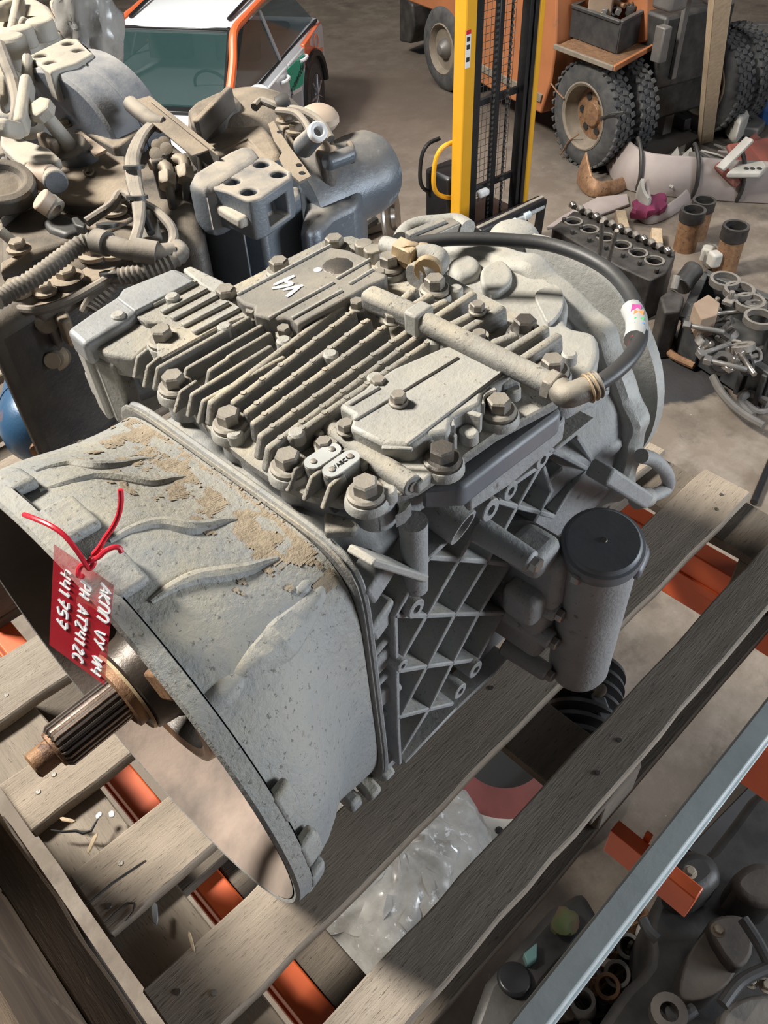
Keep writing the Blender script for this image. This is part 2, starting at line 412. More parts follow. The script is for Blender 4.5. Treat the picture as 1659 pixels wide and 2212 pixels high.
# cracks on the boards: shallow dark grooves with a shape of their own
def crack(pts, w=.0025):
    p = [W(a, b, .0012) for a, b in pts]
    MB().tube(p, [w*(.3+.7*math.sin(math.pi*(i+.5)/len(p))) for i in range(len(p))], 5).build('board_crack', M['black_ink'], pal)
crack([(110, 1793), (135, 1797), (165, 1795), (180, 1800), (197, 1795), (205, 1780), (212, 1768)], .0022)
crack([(184, 1956), (210, 1935), (240, 1908), (270, 1888), (300, 1868), (315, 1858)], .0012)
crack([(225, 1995), (250, 1970), (275, 1950), (290, 1950), (288, 1968), (270, 1990)], .001)
# timber bearer between beam and pallet
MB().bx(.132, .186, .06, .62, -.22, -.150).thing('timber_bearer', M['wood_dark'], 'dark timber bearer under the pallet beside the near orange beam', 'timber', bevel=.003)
# loose bits on the pallet
def chip(px, py, z, L, w, rot, name, mt, label, cat, h=.003, grp=None):
    p = W(px, py, z); R = Matrix.Rotation(rot, 3, 'Z'); m = MB()
    q = [V((-L, -w*.6, 0)), V((-L*.5, -w, 0)), (V((L*.7, -w*.8, 0))), V((L, 0, 0)), V((L*.6, w, 0)), V((-L*.7, w*.7, 0))]
    m.prism([p + R @ (a + V((0, 0, h))) for a in q], (0, 0, -h)); o = m.thing(name, M[mt], label, cat, grp, bevel=h*.25, seg=1); return o
chip(147, 1773, 0.0, .012, .0028, 2.1, 'wood_splinter', 'timber', 'pale wood splinter lying beside the cracked board edge', 'splinter')
chip(200, 1823, 0.0, .014, .003, .55, 'wood_splinter', 'timber', 'flat wood splinter below the crack in the pallet board', 'splinter')
chip(414, 2035, 0.0, .013, .002, 1.2, 'wood_splinter', 'timber', 'thin wood splinter near the second gap of the pallet', 'splinter')
chip(335, 1975, 0.0, .014, .004, 1.0, 'slate_chip', 'cap', 'flat blue grey chip in the shadow gap of the pallet', 'stone', .003)
chip(215, 1763, 0.0, .005, .004, 0, 'plaster_crumb', 'white', 'white plaster crumb at the end of the board crack', 'stone', .004)
chip(242, 1760, 0.0, .005, .004, 1, 'plaster_crumb', 'white', 'small white plaster crumb beside the orange gap', 'stone', .003)
chip(1010, 1590, -.022, .009, .005, .8, 'wood_splinter', 'timber', 'pale splinter lying in the dark gap right of the gearbox', 'splinter')

# stack of old planks standing close by the near end of the pallet

cw = root('wooden_crate', (-.19, .25, -.145), 'dark old wooden crate wall close to the lens at lower left', 'crate')
for k in range(6):
    y0 = -.42 + k*.205
    MB().bx(-.112, -.088, y0, y0+.200, -.10, .42).build('crate_plank', M['wood_old'], cw, .004, 1)
MB().bx(-.30, -.112, -.42, .80, .36, .40).build('crate_rail', M['wood_old'], cw, .004, 1)
board(-.088, -.046, -.42, .80, .02, .045, 'y', .004, 20, 77).build('crate_ledge', M['wood_old'], cw, .003, 1)
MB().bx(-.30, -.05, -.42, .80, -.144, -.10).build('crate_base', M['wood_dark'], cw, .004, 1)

MB().bx(.63, .74, .50, .64, .0, .027).thing('wood_shim', M['wood'], 'wooden shim under the rear foot of the grey gearbox', 'shim', bevel=.002)
# ================================================================== main gearbox
RG = Matrix((GA, GS, GU)).transposed()
gb0 = V((.3, 0, -.283))
gb = root('gearbox', GO + RG @ gb0, 'grey truck gearbox with finned top cover and red tag, standing on the pallet in front', 'gearbox', R=RG)
OFF[gb.name] = -gb0
def rr(phi, hw, top, bot, e=5.0):
    c, s = math.cos(phi), math.sin(phi); a = hw; b = top if s > 0 else -bot
    k = (abs(c/a)**e + abs(s/b)**e)**(-1/e); return k
def sm(t): t = max(0, min(1, t)); return t*t*(3-2*t)
def bell_r(x, phi):
    if x < .018: return .281
    w = sm((x-.03)/.15)
    return .266*(1-w) + rr(phi, .192, .199, -.258, 4.0+1.6*w)*w
def ringx(x, rf, n=96): return [V((x, rf(2*math.pi*i/n)*math.cos(2*math.pi*i/n), rf(2*math.pi*i/n)*math.sin(2*math.pi*i/n))) for i in range(n)]
def bell_hit(px, py):
    d = rayL(px, py); t = .3
    while t < 2.5:
        p = CL + d*t
        if 0 <= p.x <= .185 and math.hypot(p.y, p.z) <= bell_r(p.x, math.atan2(p.z, p.y)): return p
        t += .002
    return None
# bell housing: outer skin and hollow inside in one casting
b = MB(); rings = []
for x in (0.016, .0185, .024, .04, .06, .08, .1, .12, .14, .16, .185): rings.append(ringx(x, lambda p, x=x: bell_r(x, p)))
inn = [ringx(.185, lambda p: rr(p, .15, .15, -.2, 4)), ringx(.165, lambda p: rr(p, .15, .15, -.2, 4))]
for x in (.14, .11, .08, .05, .03): inn.append(ringx(x, lambda p, x=x: min(.258, bell_r(max(x, .02), p)-.010)))
for x, r0 in ((.018, .2590), (.005, .2668), (-.0032, .2725)): inn.append(ringx(x, lambda p, r0=r0: r0))
b.loft(rings + inn[:1], False, False)
bell = b.build('bell_housing', M['alu_bell'], gb)
MB().loft(inn, False, False).build('bell_inside', M['interior_shade'], gb)
bk = MB(); bk.lathe((.150, 0, 0), (1, 0, 0), [(0, .165), (.014, .165)], 48); bk.build('bell_back_wall', M['interior_shade'], gb)
fl_ = MB(); fl_.lathe((0, 0, 0), (1, 0, 0), [(-.003, .2745), (-.004, .2775), (-.001, .281), (.014, .282), (.018, .272), (.019, .262), (-.003, .2745)], 120, False)
flg = fl_.build('mounting_flange', M['alu_bell'], gb)
# bosses round the flange
def boss(phi, w, x1, r0=.255, r1=.284, x0=.012, mt='alu_bell', hole=True):
    c = V((0, math.cos(phi), math.sin(phi))); t = V((0, -math.sin(phi), math.cos(phi)))
    pts = [c*r1 + t*w/2 + V((x0, 0, 0)), c*r1 - t*w/2 + V((x0, 0, 0)), c*(r1-.004) - t*w/2 + V((x1, 0, 0)), c*(r1-.004) + t*w/2 + V((x1, 0, 0))]
    o = MB().prism(pts, -c*(.013)).build('bolt_boss', M[mt], gb, .005, 3)
    return o
def phi_of(px, py):
    p = Gx(px, py, .03); return math.atan2(p.z, p.y)
for px, py, w, x1 in [(75, 1045, .038, .036), (205, 1115, .045, .045), (285, 1235, .04, .042), (655, 1860, .035, .036)]:
    p = bell_hit(px, py)
    ph = math.atan2(p.z, p.y) if p else phi_of(px, py)
    boss(ph, w, x1)
for k in range(9):
    ph = math.radians(160 + k*15); boss(ph, .035, .034)
# open slot in the boss beside the wire
p = bell_hit(85, 1100)
# wavy ribs over the bell
def rib(path, r, sink=.25):
    pts = [bell_hit(a, c) for a, c in path]; pts = [q for q in pts if q]
    pts = spline(pts, 6); n = len(pts)
    rad = [r*(.25+.75*min(1, 2.2*min(i/n+.03, 1-i/n))) for i in range(n)]
    pts = [q - V((0, q.y, q.z)).normalized()*rad[i]*sink for i, q in enumerate(pts)]
    MB().tube(pts, rad, 10).build('casting_rib', M['alu_bell'], gb)
rib([(75, 1018), (115, 1006), (150, 1002), (200, 1008), (250, 1005), (300, 995), (330, 990)], .0075)
rib([(85, 1060), (140, 1043), (200, 1030), (260, 1035), (320, 1045), (370, 1036), (400, 1031)], .0085)
rib([(235, 1170), (290, 1142), (340, 1132), (400, 1142), (440, 1140), (480, 1128), (512, 1124)], .0095)
rib([(325, 1300), (370, 1270), (420, 1250), (470, 1243), (530, 1232), (570, 1218), (602, 1207)], .0095)
# lump and cast ridge on the side of the bell
for (px, py, r, sc) in [(482, 1500, .013, (1.8, 1, 1)), (650, 1270, .012, (1.3, .8, .6))]:
    p = bell_hit(px, py)
    if p: MB().ball(p - V((0, p.y, p.z)).normalized()*.006, r, 16, sc).build('cast_lump', M['alu_bell'], gb)
rib([(500, 1475), (545, 1435), (600, 1388), (660, 1320), (700, 1262)], .028, .72)
# dirt lying in the corner of bell and joint
soil = MB()
for k in range(2600):
    a = random.uniform(300, 730); py = 975 + (a-330)*.47 + random.gauss(0, 26)
    p = bell_hit(a, py)
    if p and p.x > .06:
        n = V((0, p.y, p.z)).normalized(); s = random.uniform(.0003, .0008)*(1 if random.random() < .9 else 2)
        soil.box(p + n*s*.2, (s*2, s*2, s*1.4), Matrix.Rotation(random.uniform(0, 3), 3, 'Z') @ Matrix.Rotation(random.uniform(0, 3), 3, 'X'))
NX, NP = 60, 130
for i in range(NX):
    for k in range(NP):
        x0, x1 = .085 + .0965*i/NX, .085 + .0965*(i+1)/NX; q0, q1 = math.radians(48 + 88*k/NP), math.radians(48 + 88*(k+1)/NP)
        xm, qm = (x0+x1)/2, (q0+q1)/2; nv = noise.noise(V((xm*38, qm*9, 0))) + .6*noise.noise(V((xm*110, qm*26, 3)))
        if nv > .62 - 1.05*(xm-.085)/.0965 - (.0 if 58 < math.degrees(qm) < 126 else -.35):
            t_ = .0006 + .0009*max(0, nv)
            vs = [V((x, (bell_r(x, q)+t_)*math.cos(q), (bell_r(x, q)+t_)*math.sin(q))) for x, q in ((x0, q0), (x1, q0), (x1, q1), (x0, q1))]
            soil.add(vs, [(0, 1, 2, 3)])
soil.build('caked_soil', M['dustsoil'], gb, kind='stuff')

# joint flange between bell and main case
j = MB(); j.loft([ringx(.186, lambda p: rr(p, .194, .201, -.262, 8)), ringx(.190, lambda p: rr(p, .197, .204, -.264, 8))]); j.build('joint_flange', M['alu'], gb, .002, 1)
j = MB(); j.loft([ringx(.1915, lambda p: rr(p, .194, .200, -.262, 8)), ringx(.198, lambda p: rr(p, .197, .204, -.264, 8))]); j.build('joint_flange', M['alu_side'], gb, .002, 1)
# main case
c = MB(); rg = []
for x in (.196, .26, .34, .42): rg.append(ringx(x, lambda p: rr(p, .160, .195, -.235, 5)))
for x, w in ((.47, .25), (.52, .6), (.57, .85), (.62, 1.0), (.648, 1.0)):
    rg.append(ringx(x, lambda p, w=w: rr(p, .160, .195, -.235, 5)*(1-w) + (.203 + .004*math.cos(9*p))*w))
c.loft(rg); c.build('main_case', M['alu_side'], gb)
# top rail below the cover
# rear flange, lobed
def lobe(p, r): return r + .009*max(0, math.cos(11*p))**2
r_ = MB(); r_.loft([ringx(.642, lambda p: lobe(p, .212), 132), ringx(.652, lambda p: lobe(p, .219), 132), ringx(.676, lambda p: lobe(p, .219), 132), ringx(.682, lambda p: lobe(p, .212), 132)]); r_.build('rear_flange', M['alu_pale'], gb, .003, 2)
for k in range(22):
    pass
hb = MB().lathe((0, 0, 0), (1, 0, 0), [(0, .018), (.035, .018), (.06, .013), (.075, .004)], 14).mesh('rear_boss', M['alu_side'])
for k in range(14):
    ph = math.radians(-70 + k*24)
    inst('rear_boss', hb, gb, (.645, .190*math.cos(ph), .190*math.sin(ph)), Matrix.Rotation(math.pi, 3, 'Z'))
d = MB().lathe((.685, 0, 0), (1, 0, 0), [(0, .11), (.05, .10), (.055, .185), (.06, .196), (.078, .196), (.082, .188), (.082, .06), (.10, .06), (.10, 0.01)], 64); d.build('output_disc', M['alu_pale'], gb)
# cast lumps on top behind the cover
def gprism(poly, z, depth, name, mt='alu', bevel=.003, seg=2, smooth=False, label=None):
    pts = [Gz(x, y, z) for x, y in poly]
    if smooth: pts = smoothpoly(pts)
    return MB().prism(pts, (0, 0, -depth)).build(name, M[mt], gb, bevel, seg, label=label)
def px3(poly, off, sc): return [(off[0]+x/sc, off[1]+y/sc) for x, y in poly]
C2, C3, C4, C5, C1 = ((450, 480), 3.318), ((850, 480), 2.91), ((400, 780), 3.016), ((700, 750), 2.765), ((120, 560), 3.318)
for poly, z in [([(345, 240), (400, 200), (480, 190), (545, 230), (540, 300), (440, 340), (370, 320)], .224), ([(550, 300), (610, 250), (680, 235), (740, 290), (735, 370), (640, 440), (560, 400)], .222), ([(890, 450), (960, 400), (1020, 390), (1065, 440), (1060, 540), (980, 630), (930, 560)], .218)]:
    gprism(px3(poly, *C3), z, .06, 'cast_lump', 'alu_pale', .015, 5, True)
gprism(px3([(330, 330), (560, 180), (820, 260), (1020, 380), (1100, 500), (1090, 640), (1270, 700), (1290, 860), (1180, 1000), (1000, 1000), (700, 800), (420, 560), (300, 420)], *C3), .212, .05, 'rear_top_casting', 'alu_pale', .016, 4, True)

# ---- cover plate
plate = [(262, 742), (330, 812), (400, 872), (470, 943), (540, 1000), (600, 1040), (660, 1066), (730, 1083), (790, 1086), (840, 1076), (905, 1052), (960, 1016), (1075, 935), (1205, 866), (1232, 812), (1225, 765), (1160, 707), (1090, 657), (1030, 627), (960, 587), (880, 550), (835, 537), (760, 508), (700, 517), (600, 567), (490, 622), (430, 640)]
cov = gprism(plate, .250, .012, 'cover_plate', 'alu', .002, 1)
gprism([(300, 765), (345, 800), (420, 862), (500, 935), (580, 995), (680, 1040), (790, 1060), (900, 1030), (1060, 920), (1180, 845), (1200, 790), (1080, 690), (900, 590), (750, 535), (610, 590), (480, 655), (360, 720)], .240, .05, 'cover_rail', 'alu_side', .004, 2)
# ear with hole at the near corner
ear = gprism(px3([(230, 965), (300, 915), (420, 900), (520, 930), (480, 980), (390, 1025), (330, 1030), (280, 1000)], *C5), .222, .016, 'lifting_ear', 'alu', 0)
ec = Gz(700+360/2.765, 750+965/2.765, .222)
cut(ear, MB().cyl(ec - V((0, 0, .05)), ec + V((0, 0, .03)), .0135, n=24)); bev(ear, .002, 2)
gprism(px3([(0, 975), (170, 1020), (210, 1060), (180, 1090), (0, 1100)], *C5), .214, .012, 'joint_lug', 'alu', .003)
# dark step on the right flank of the cover
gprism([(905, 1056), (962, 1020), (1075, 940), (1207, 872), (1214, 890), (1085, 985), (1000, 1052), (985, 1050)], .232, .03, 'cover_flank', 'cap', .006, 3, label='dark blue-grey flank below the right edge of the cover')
gprism([(1000, 1050), (1205, 905), (1215, 885), (1222, 905), (1110, 1000), (1015, 1062)], .205, .03, 'flank_step', 'alu_side', .005, 2)

# ---- fins
def fin(a, bq, zt=.272, w=.0075, slope=.012, zb=.249, mt='alu', dots=False):
    p0, p1 = Gz(*a, zt), Gz(*bq, zt); d = (p1-p0).normalized(); s = V((-d.y, d.x, 0))*w/2; h = V((0, 0, zt-zb))
    q = [p0-s*.8, p0+s*.8, p1+s*.8, p1-s*.8]; r = [p0-d*slope-s-h, p0-d*slope+s-h, p1+d*.003+s-h, p1+d*.003-s-h]
    m = MB(); m.add(q+r, [(0, 1, 2, 3), (7, 6, 5, 4), (1, 0, 4, 5), (2, 1, 5, 6), (3, 2, 6, 7), (0, 3, 7, 4)])
    o = m.build('cooling_fin', M[mt], gb, w*.32, 3)
    if dots:
        L = (p1-p0).length; n = max(2, int(L/.026)); mm = MB()
        for k in range(n):
            c = p0 + (p1-p0)*((k+.6)/n); mm.cyl(c - V((0, 0, .018)), c + V((0, 0, .0008)), .0036, .003, 8)
        e = mm.build('ejector_dots', M[mt], gb); sub(o, e); e.location = (0, 0, 0)
    return o
F1 = lambda a, c: (px3([a], *C1)[0], px3([c], *C1)[0])
for a, c in [((725, 775), (1390, 405)), ((1095, 795), (1240, 700)), ((970, 965), (1545, 612)), ((1050, 1012), (1640, 690))]: fin(*F1(a, c))
fin((401, 795), (566, 700), .268); fin((490, 770), (584, 716), .268)
for a, c in [((1185, 690), (1255, 655))]: pass
for a, c in [((498, 868), (739, 655)), ((526, 884), (762, 672)), ((540, 912), (797, 686)), ((556, 936), (833, 702)), ((577, 962), (905, 698)), ((632, 938), (912, 714)), ((700, 900), (932, 731))][:0]: pass
LONG = [((452, 868), (742, 652)), ((500, 868), (765, 668)), ((528, 890), (798, 686)), ((543, 914), (835, 700)), ((560, 940), (898, 700)), ((577, 966), (912, 716)), ((622, 945), (938, 728))]
for k, (a, c) in enumerate(LONG): fin(a, c, .273, .0105, .010 if k in (0, 4, 5) else .002, dots=k > 0)
for a, c in [((636, 1012), (680, 980)), ((672, 1030), (712, 998)), ((712, 1048), (742, 1022)), ((296, 770), (318, 752)), ((318, 790), (345, 768)), ((388, 845), (425, 820))]: fin(a, c, .268, .006, .014)
for a, c in [((60, 470), (140, 400)), ((110, 520), (240, 440)), ((200, 545), (340, 480)), ((262, 590), (510, 428)), ((350, 640), (510, 560)), ((430, 675), (695, 518)), ((600, 755), (780, 690)), ((700, 805), (965, 640)), ((790, 862), (1045, 690)), ((660, 1000), (780, 950))]:
    q = px3([a, c], *C3); fin(q[0], q[1], .272, .0135, .0)
# wide flat slats on the left part of the cover
for a, c in [((560, 385), (1010, 150)), ((700, 300), (1090, 205)), ((780, 395), (1160, 250)), ((840, 440), (1240, 300)), ((920, 480), (1320, 345)), ((990, 530), (1400, 390))][:0]: pass
gprism(px3([(545, 385), (1020, 165), (1180, 250), (1340, 345), (1400, 400), (1180, 480), (780, 700), (730, 720), (720, 600), (840, 510), (760, 450), (640, 450)], *C1), .264, .014, 'cover_field', 'alu', .002, 1)
for a, c in [((690, 330), (1010, 160)), ((760, 380), (1085, 212)), ((835, 428), (1155, 258)), ((910, 476), (1235, 308)), ((985, 525), (1315, 350))]:
    q = px3([a, c], *C1); p0, p1 = Gz(*q[0], .266), Gz(*q[1], .266)
    MB().beam(p0, p1, .0075, .005).build('cover_slat', M['alu_pale'], gb, .0012, 1)
# ---- panels
wp = gprism(px3([(190, 530), (850, 172), (1000, 195), (1165, 262), (1170, 330), (1285, 372), (1275, 402), (1170, 445), (1060, 505), (960, 562), (640, 735), (600, 690), (545, 680), (450, 690), (320, 655), (330, 600), (250, 580)], *C2), .279, .028, 'cover_panel', 'alu_panel', .003, 2)
for a, c in [((210, 520), (880, 165)), ((430, 690), (900, 432)), ((600, 690), (960, 490)), ((920, 405), (1165, 265)), ((1010, 445), (1180, 340))]:
    q = px3([a, c], *C2); MB().beam(Gz(*q[0], .2795), Gz(*q[1], .2795), .004, .004).build('panel_ridge', M['alu_pale'], gb, .001, 1)
rp = gprism(px3([(85, 345), (235, 250), (270, 215), (420, 120), (700, 0), (860, -40), (1100, 110), (1120, 150), (1010, 210), (950, 270), (935, 340), (830, 385), (760, 420), (750, 500), (620, 520), (540, 580), (350, 575), (150, 475), (175, 400)], *C5), .279, .028, 'cover_panel', 'alu_pale', .004, 2)
gprism(px3([(70, 440), (340, 630), (560, 645), (640, 560), (760, 530), (790, 590), (720, 700), (560, 830), (500, 800), (150, 570)], *C5), .258, .012, 'panel_skirt', 'alu_pale', .003, 2)
for a, c in [((180, 435), (800, 60)), ((490, 580), (1090, 125)), ((150, 345), (330, 240)), ((345, 600), (530, 610))]:
    q = px3([a, c], *C5); MB().beam(Gz(*q[0], .2795), Gz(*q[1], .2795), .004, .004).build('panel_ridge', M['alu_pale'], gb, .001, 1)
# curved walls round the right bolts
def wall(pts, z, h=.02, w=.006, mt='alu_pale', name='curved_wall'):
    p = spline([Gz(x, y, z) for x, y in px3(pts, *C5)], 5); n = len(p); rings = []
    for i in range(n):
        t = (p[min(i+1, n-1)]-p[max(i-1, 0)]).normalized(); s = V((-t.y, t.x, 0))*w/2
        rings.append([p[i]-s, p[i]+s, p[i]+s-V((0, 0, h)), p[i]-s-V((0, 0, h))])
    return MB().loft(rings).build(name, M[mt], gb, .0012, 1)
wall([(765, 470), (760, 430), (790, 395), (850, 380), (905, 395), (940, 405)], .276)
wall([(945, 340), (940, 300), (970, 265), (1030, 245)], .276)
wall([(620, 560), (660, 525), (720, 510), (790, 525)], .272)
# half-round bead along the front right of the cover
q = px3([(0, 470), (530, 830)], *C5); p0, p1 = Gz(*q[0], .255), Gz(*q[1], .255)
MB().cyl(p0, p1, .0105, n=20).build('edge_bead', M['alu'], gb, .001, 1)
MB().cyl(p1 - (p1-p0).normalized()*.001, p1 + (p1-p0).normalized()*.0015, .005, n=12).build('bead_plug', M['steel'], gb)
for t in (.12, .3, .47, .62):
    c_ = p0.lerp(p1, t) + V((-.014, .006, .004)); MB().box(c_, (.008, .012, .01)).build('bead_lug', M['alu'], gb, .002, 1)
# maker plates with the lettering
def lplate(a, c, w=.017):
    q = px3([a, c], *C4); p0, p1 = Gz(*q[0], .2705), Gz(*q[1], .2705); d = (p1-p0).normalized(); s = V((-d.y, d.x, 0))*w/2; pts = []
    for k in range(9):
        an = math.pi*k/8; pts.append(p0 - d*math.sin(an)*w/2*1 + s*math.cos(an))
    for k in range(9):
        an = math.pi*k/8; pts.append(p1 + d*math.sin(an)*w/2 - s*math.cos(an))
    MB().prism([v - V((0, 0, .0016)) for v in pts], (0, 0, -.018)).build('label_pad', M['alu'], gb, .001, 1)
    o = MB().prism(pts, (0, 0, -.0015)).build('maker_plate', M['label'], gb)
    for e in (p0, p1):
        k = MB().lathe(e, (0, 0, 1), [(0, .003), (.0012, .003), (.0018, .0015)], 10).build('rivet', M['steel'], gb); sub(o, k); k.location = (0, 0, 0)
    return p0, p1, d, o
lplate((835, 655), (955, 575))
l0, l1, ld, lo_ = lplate((955, 708), (1075, 622))
def text(body, size, org, xdir, nrm, mt, parent, name='lettering', align='CENTER', ext=.0004, shear=0, local=True):
    cu = bpy.data.curves.new(name, 'FONT'); cu.body = body; cu.size = size; cu.align_x = align; cu.align_y = 'CENTER'; cu.extrude = ext; cu.shear = shear
    t = bpy.data.objects.new('t', cu); COL.objects.link(t)
    dg = bpy.context.evaluated_depsgraph_get(); dg.update()
    me = bpy.data.meshes.new_from_object(t.evaluated_get(dg)); bpy.data.objects.remove(t)
    x = V(xdir).normalized(); z = V(nrm).normalized(); y = z.cross(x).normalized()
    R = Matrix((x, y, z)).transposed()
    for v in me.vertices: v.co = V(org) + R @ v.co
    me.materials.clear(); me.materials.append(M[mt]); me.name = name
    o = bpy.data.objects.new(name, me); COL.objects.link(o); o.parent = parent; o.location = OFF.get(parent.name, V((0, 0, 0)))
    return o
tx = text('WABCO', .0062, l0.lerp(l1, .5) + V((0, 0, .0004)), ld, (0, 0, 1), 'black_ink', gb); sub(lo_, tx); tx.location = (0, 0, 0)
# chalk mark on the panel
def stroke(pts, off, z=.2795, r=.0022, parent=gb, mt='white', name='paint_mark'):
    p = [Gz(x, y, z) for x, y in px3(pts, *off)]; s = MB()
    q = spline(p, 4); n = len(q); rings = []
    for i in range(n):
        t = (q[min(i+1, n-1)]-q[max(i-1, 0)]).normalized(); w = V((-t.y, t.x, 0))*r*(.7+.5*math.sin(math.pi*i/n))
        rings.append([q[i]-w, q[i]+w, q[i]+w+V((0, 0, .0006)), q[i]-w+V((0, 0, .0006))])
    return s.loft(rings).build(name, M[mt], parent)
CW = ((560, 580), 13.825)
for s_ in [[(440, 500), (740, 360), (1050, 220)], [(740, 370), (880, 420), (1010, 470)], [(1010, 480), (700, 545), (380, 605)], [(710, 650), (1000, 580), (1310, 510)], [(1200, 560), (1010, 700), (820, 850)]]:
    stroke(s_, CW, r=.0021)
MB().lathe(Gz(*px3([(785, 342)], *C2)[0], .2792), (0, 0, 1), [(0, .0048), (.0006, .0046)], 12).build('paint_dot', M['white'], gb)
MB().lathe(Gz(*px3([(928, 312)], *C2)[0], .2790), (0, 0, 1), [(0, .018), (.0005, .017)], 9).build('oil_spot', M['steel_dark'], gb)

# ---- bolts
def boltmesh(r, h, wr, wh, mt, name):
    m = MB(); m.lathe((0, 0, 0), (0, 0, 1), [(0, wr), (wh*.6, wr), (wh, wr*.86), (wh, r*.95)], 24); m.hexa((0, 0, wh), (0, 0, 1), r, h)
    return m.mesh(name, M[mt])
BB = boltmesh(.0115, .012, .0172, .005, 'steel', 'flange_bolt'); BD = boltmesh(.0118, .012, .0172, .005, 'steel_dark', 'flange_bolt_dark')
BS = boltmesh(.0075, .008, .0092, .003, 'steel', 'small_bolt')
collar = MB().lathe((0, 0, 0), (0, 0, 1), [(0, .0205), (.006, .020), (.009, .0185)], 24).mesh('bolt_seat', M['alu_pale'])
def bolt(px, py, z=.258, me=None, seat=True):
    me = me or BB; p = Gz(px, py, z+.017)
    o = inst('bolt', me, gb, (p.x, p.y, z), Matrix.Rotation(random.uniform(0, 1), 3, 'Z'))
    if seat: st = inst('bolt_seat', collar, gb, (p.x, p.y, z-.010)); sub(st, o)
for px, py in [(371, 808), (346, 709), (491, 888), (619, 979), (788, 1038), (1078, 860), (1195, 773), (939, 598), (840, 550)]: bolt(px, py)
for px, py in [(486, 621), (601, 560), (721, 511)]: bolt(px, py, .256)
for px, py in [(955, 965), (1135, 688)]: bolt(px, py, .258, BD)
for px, py, z in [(541, 656, .262), (610, 695, .262), (721, 617, .262), (769, 637, .268), (818, 574, .266), (697, 939, .262), (745, 900, .268), (816, 806, .272), (859, 838, .280), (845, 665, .275), (1036, 705, .268), (1032, 643, .275)]: bolt(px, py, z, BS, False)
pil = MB().lathe((0, 0, -.02), (0, 0, 1), [(0, .0115), (.02, .0098)], 16).mesh('bolt_pillar', M['alu'])
for px, py, z in [(1036, 705, .268), (1032, 643, .275), (769, 637, .268), (541, 656, .262), (610, 695, .262), (745, 900, .268), (697, 939, .262), (816, 806, .272)]:
    p = Gz(px, py, z+.01); inst('bolt_pillar', pil, gb, (p.x, p.y, z))
stud = MB().lathe((0, 0, 0), (0, 0, 1), [(0, .0085), (.010, .008), (.012, .006)], 14).mesh('cast_stud', M['alu_pale'])
for px, py, z in [(714, 765, .262), (613, 735, .262), (690, 730, .25), (936, 735, .262), (968, 742, .262), (1015, 935, .252), (1230, 765, .252), (985, 623, .25), (845, 540, .25), (810, 815, .265), (640, 935, .262), (485, 705, .262), (1108, 840, .252), (838, 1060, .25), (507, 936, .25), (255, 680, .26), (372, 640, .262), (1010, 930, .252)]:
    p = Gz(px, py, z+.01); inst('cast_stud', stud, gb, (p.x, p.y, z))

# ---- transfer pipe, elbow, hose
z1 = .285
q = [(790, 640), (905, 690), (1192, 832)]
pa, pb, pc = Gz(*q[0], z1), Gz(*q[1], z1), Gz(*q[2], z1)
MB().beam(pa, pb, .024, .024).build('pipe_channel', M['alu'], gb, .008, 3)
MB().box(pb, (.018, .027, .027), Matrix.Rotation(math.atan2((pc-pa).y, (pc-pa).x), 3, 'Z')).build('pipe_collar', M['alu_pale'], gb, .003)
MB().cyl(pb, pc, .0112, n=20).build('transfer_pipe', M['alu'], gb)
dd = (pc-pb).normalized()
MB().hexa(pc - dd*.004, dd, .0155, .012).build('pipe_nut', M['steel'], gb, .001, 1)
e1 = Gz(1232, 858, z1+.004); e2 = Gz(1262, 842, z1+.006); e3 = Gz(1292, 830, z1+.008)
MB().tube(spline([pc + dd*.008, e1 - dd*.004, e2, e3], 6), .0118, 14).build('elbow', M['steel'], gb)
for t, r in ((.25, .0142), (.6, .0138), (.95, .0132)):
    c_ = e2.lerp(e3, t); MB().cyl(c_ - (e3-e2)*.08, c_ + (e3-e2)*.08, r, n=16).build('ferrule', M['brass'] if t < .9 else M['steel'], gb, .001, 1)
hz = [(1290, 830, .293), (1325, 806, .294), (1358, 775, .294), (1380, 738, .293), (1382, 700, .290), (1372, 660, .287), (1350, 620, .285), (1310, 580, .284), (1250, 548, .283), (1180, 527, .282), (1100, 519, .281), (1000, 516, .280), (930, 521, .279), (875, 530, .278)]
hose = MB().tube(spline([Gz(*t) for t in hz], 6), .0078, 14).build('air_hose', M['rubber'], gb)
hp = Gz(1377, 690, .30)
# printed sticker on the hose
sk = MB().tube([Gz(1364, 668, .2885), Gz(1375, 690, .290), Gz(1376, 715, .291), Gz(1372, 735, .292)], .0108, 12).build('hose_sticker', M['label'], gb, label='white printed sticker wrapped round the hose'); sub(hose, sk); sk.location = (0, 0, 0)
for k, (c0, px, py) in enumerate([((.55, .1, .35), 1371, 682), ((.8, .3, .1), 1376, 694), ((.1, .5, .2), 1377, 708), ((.1, .3, .7), 1377, 718), ((.8, .1, .1), 1375, 728)]):
    M['ink%d' % k] = mat('print_ink_%d' % k, c0, None, rough=.5)
    a_ = Gz(px, py, .29); st = MB().cyl(a_ - V((.002, -.004, 0)), a_ + V((.002, -.004, 0)), .0111, n=12).build('sticker_print', M['ink%d' % k], gb); sub(hose, st); st.location = (0, 0, 0)
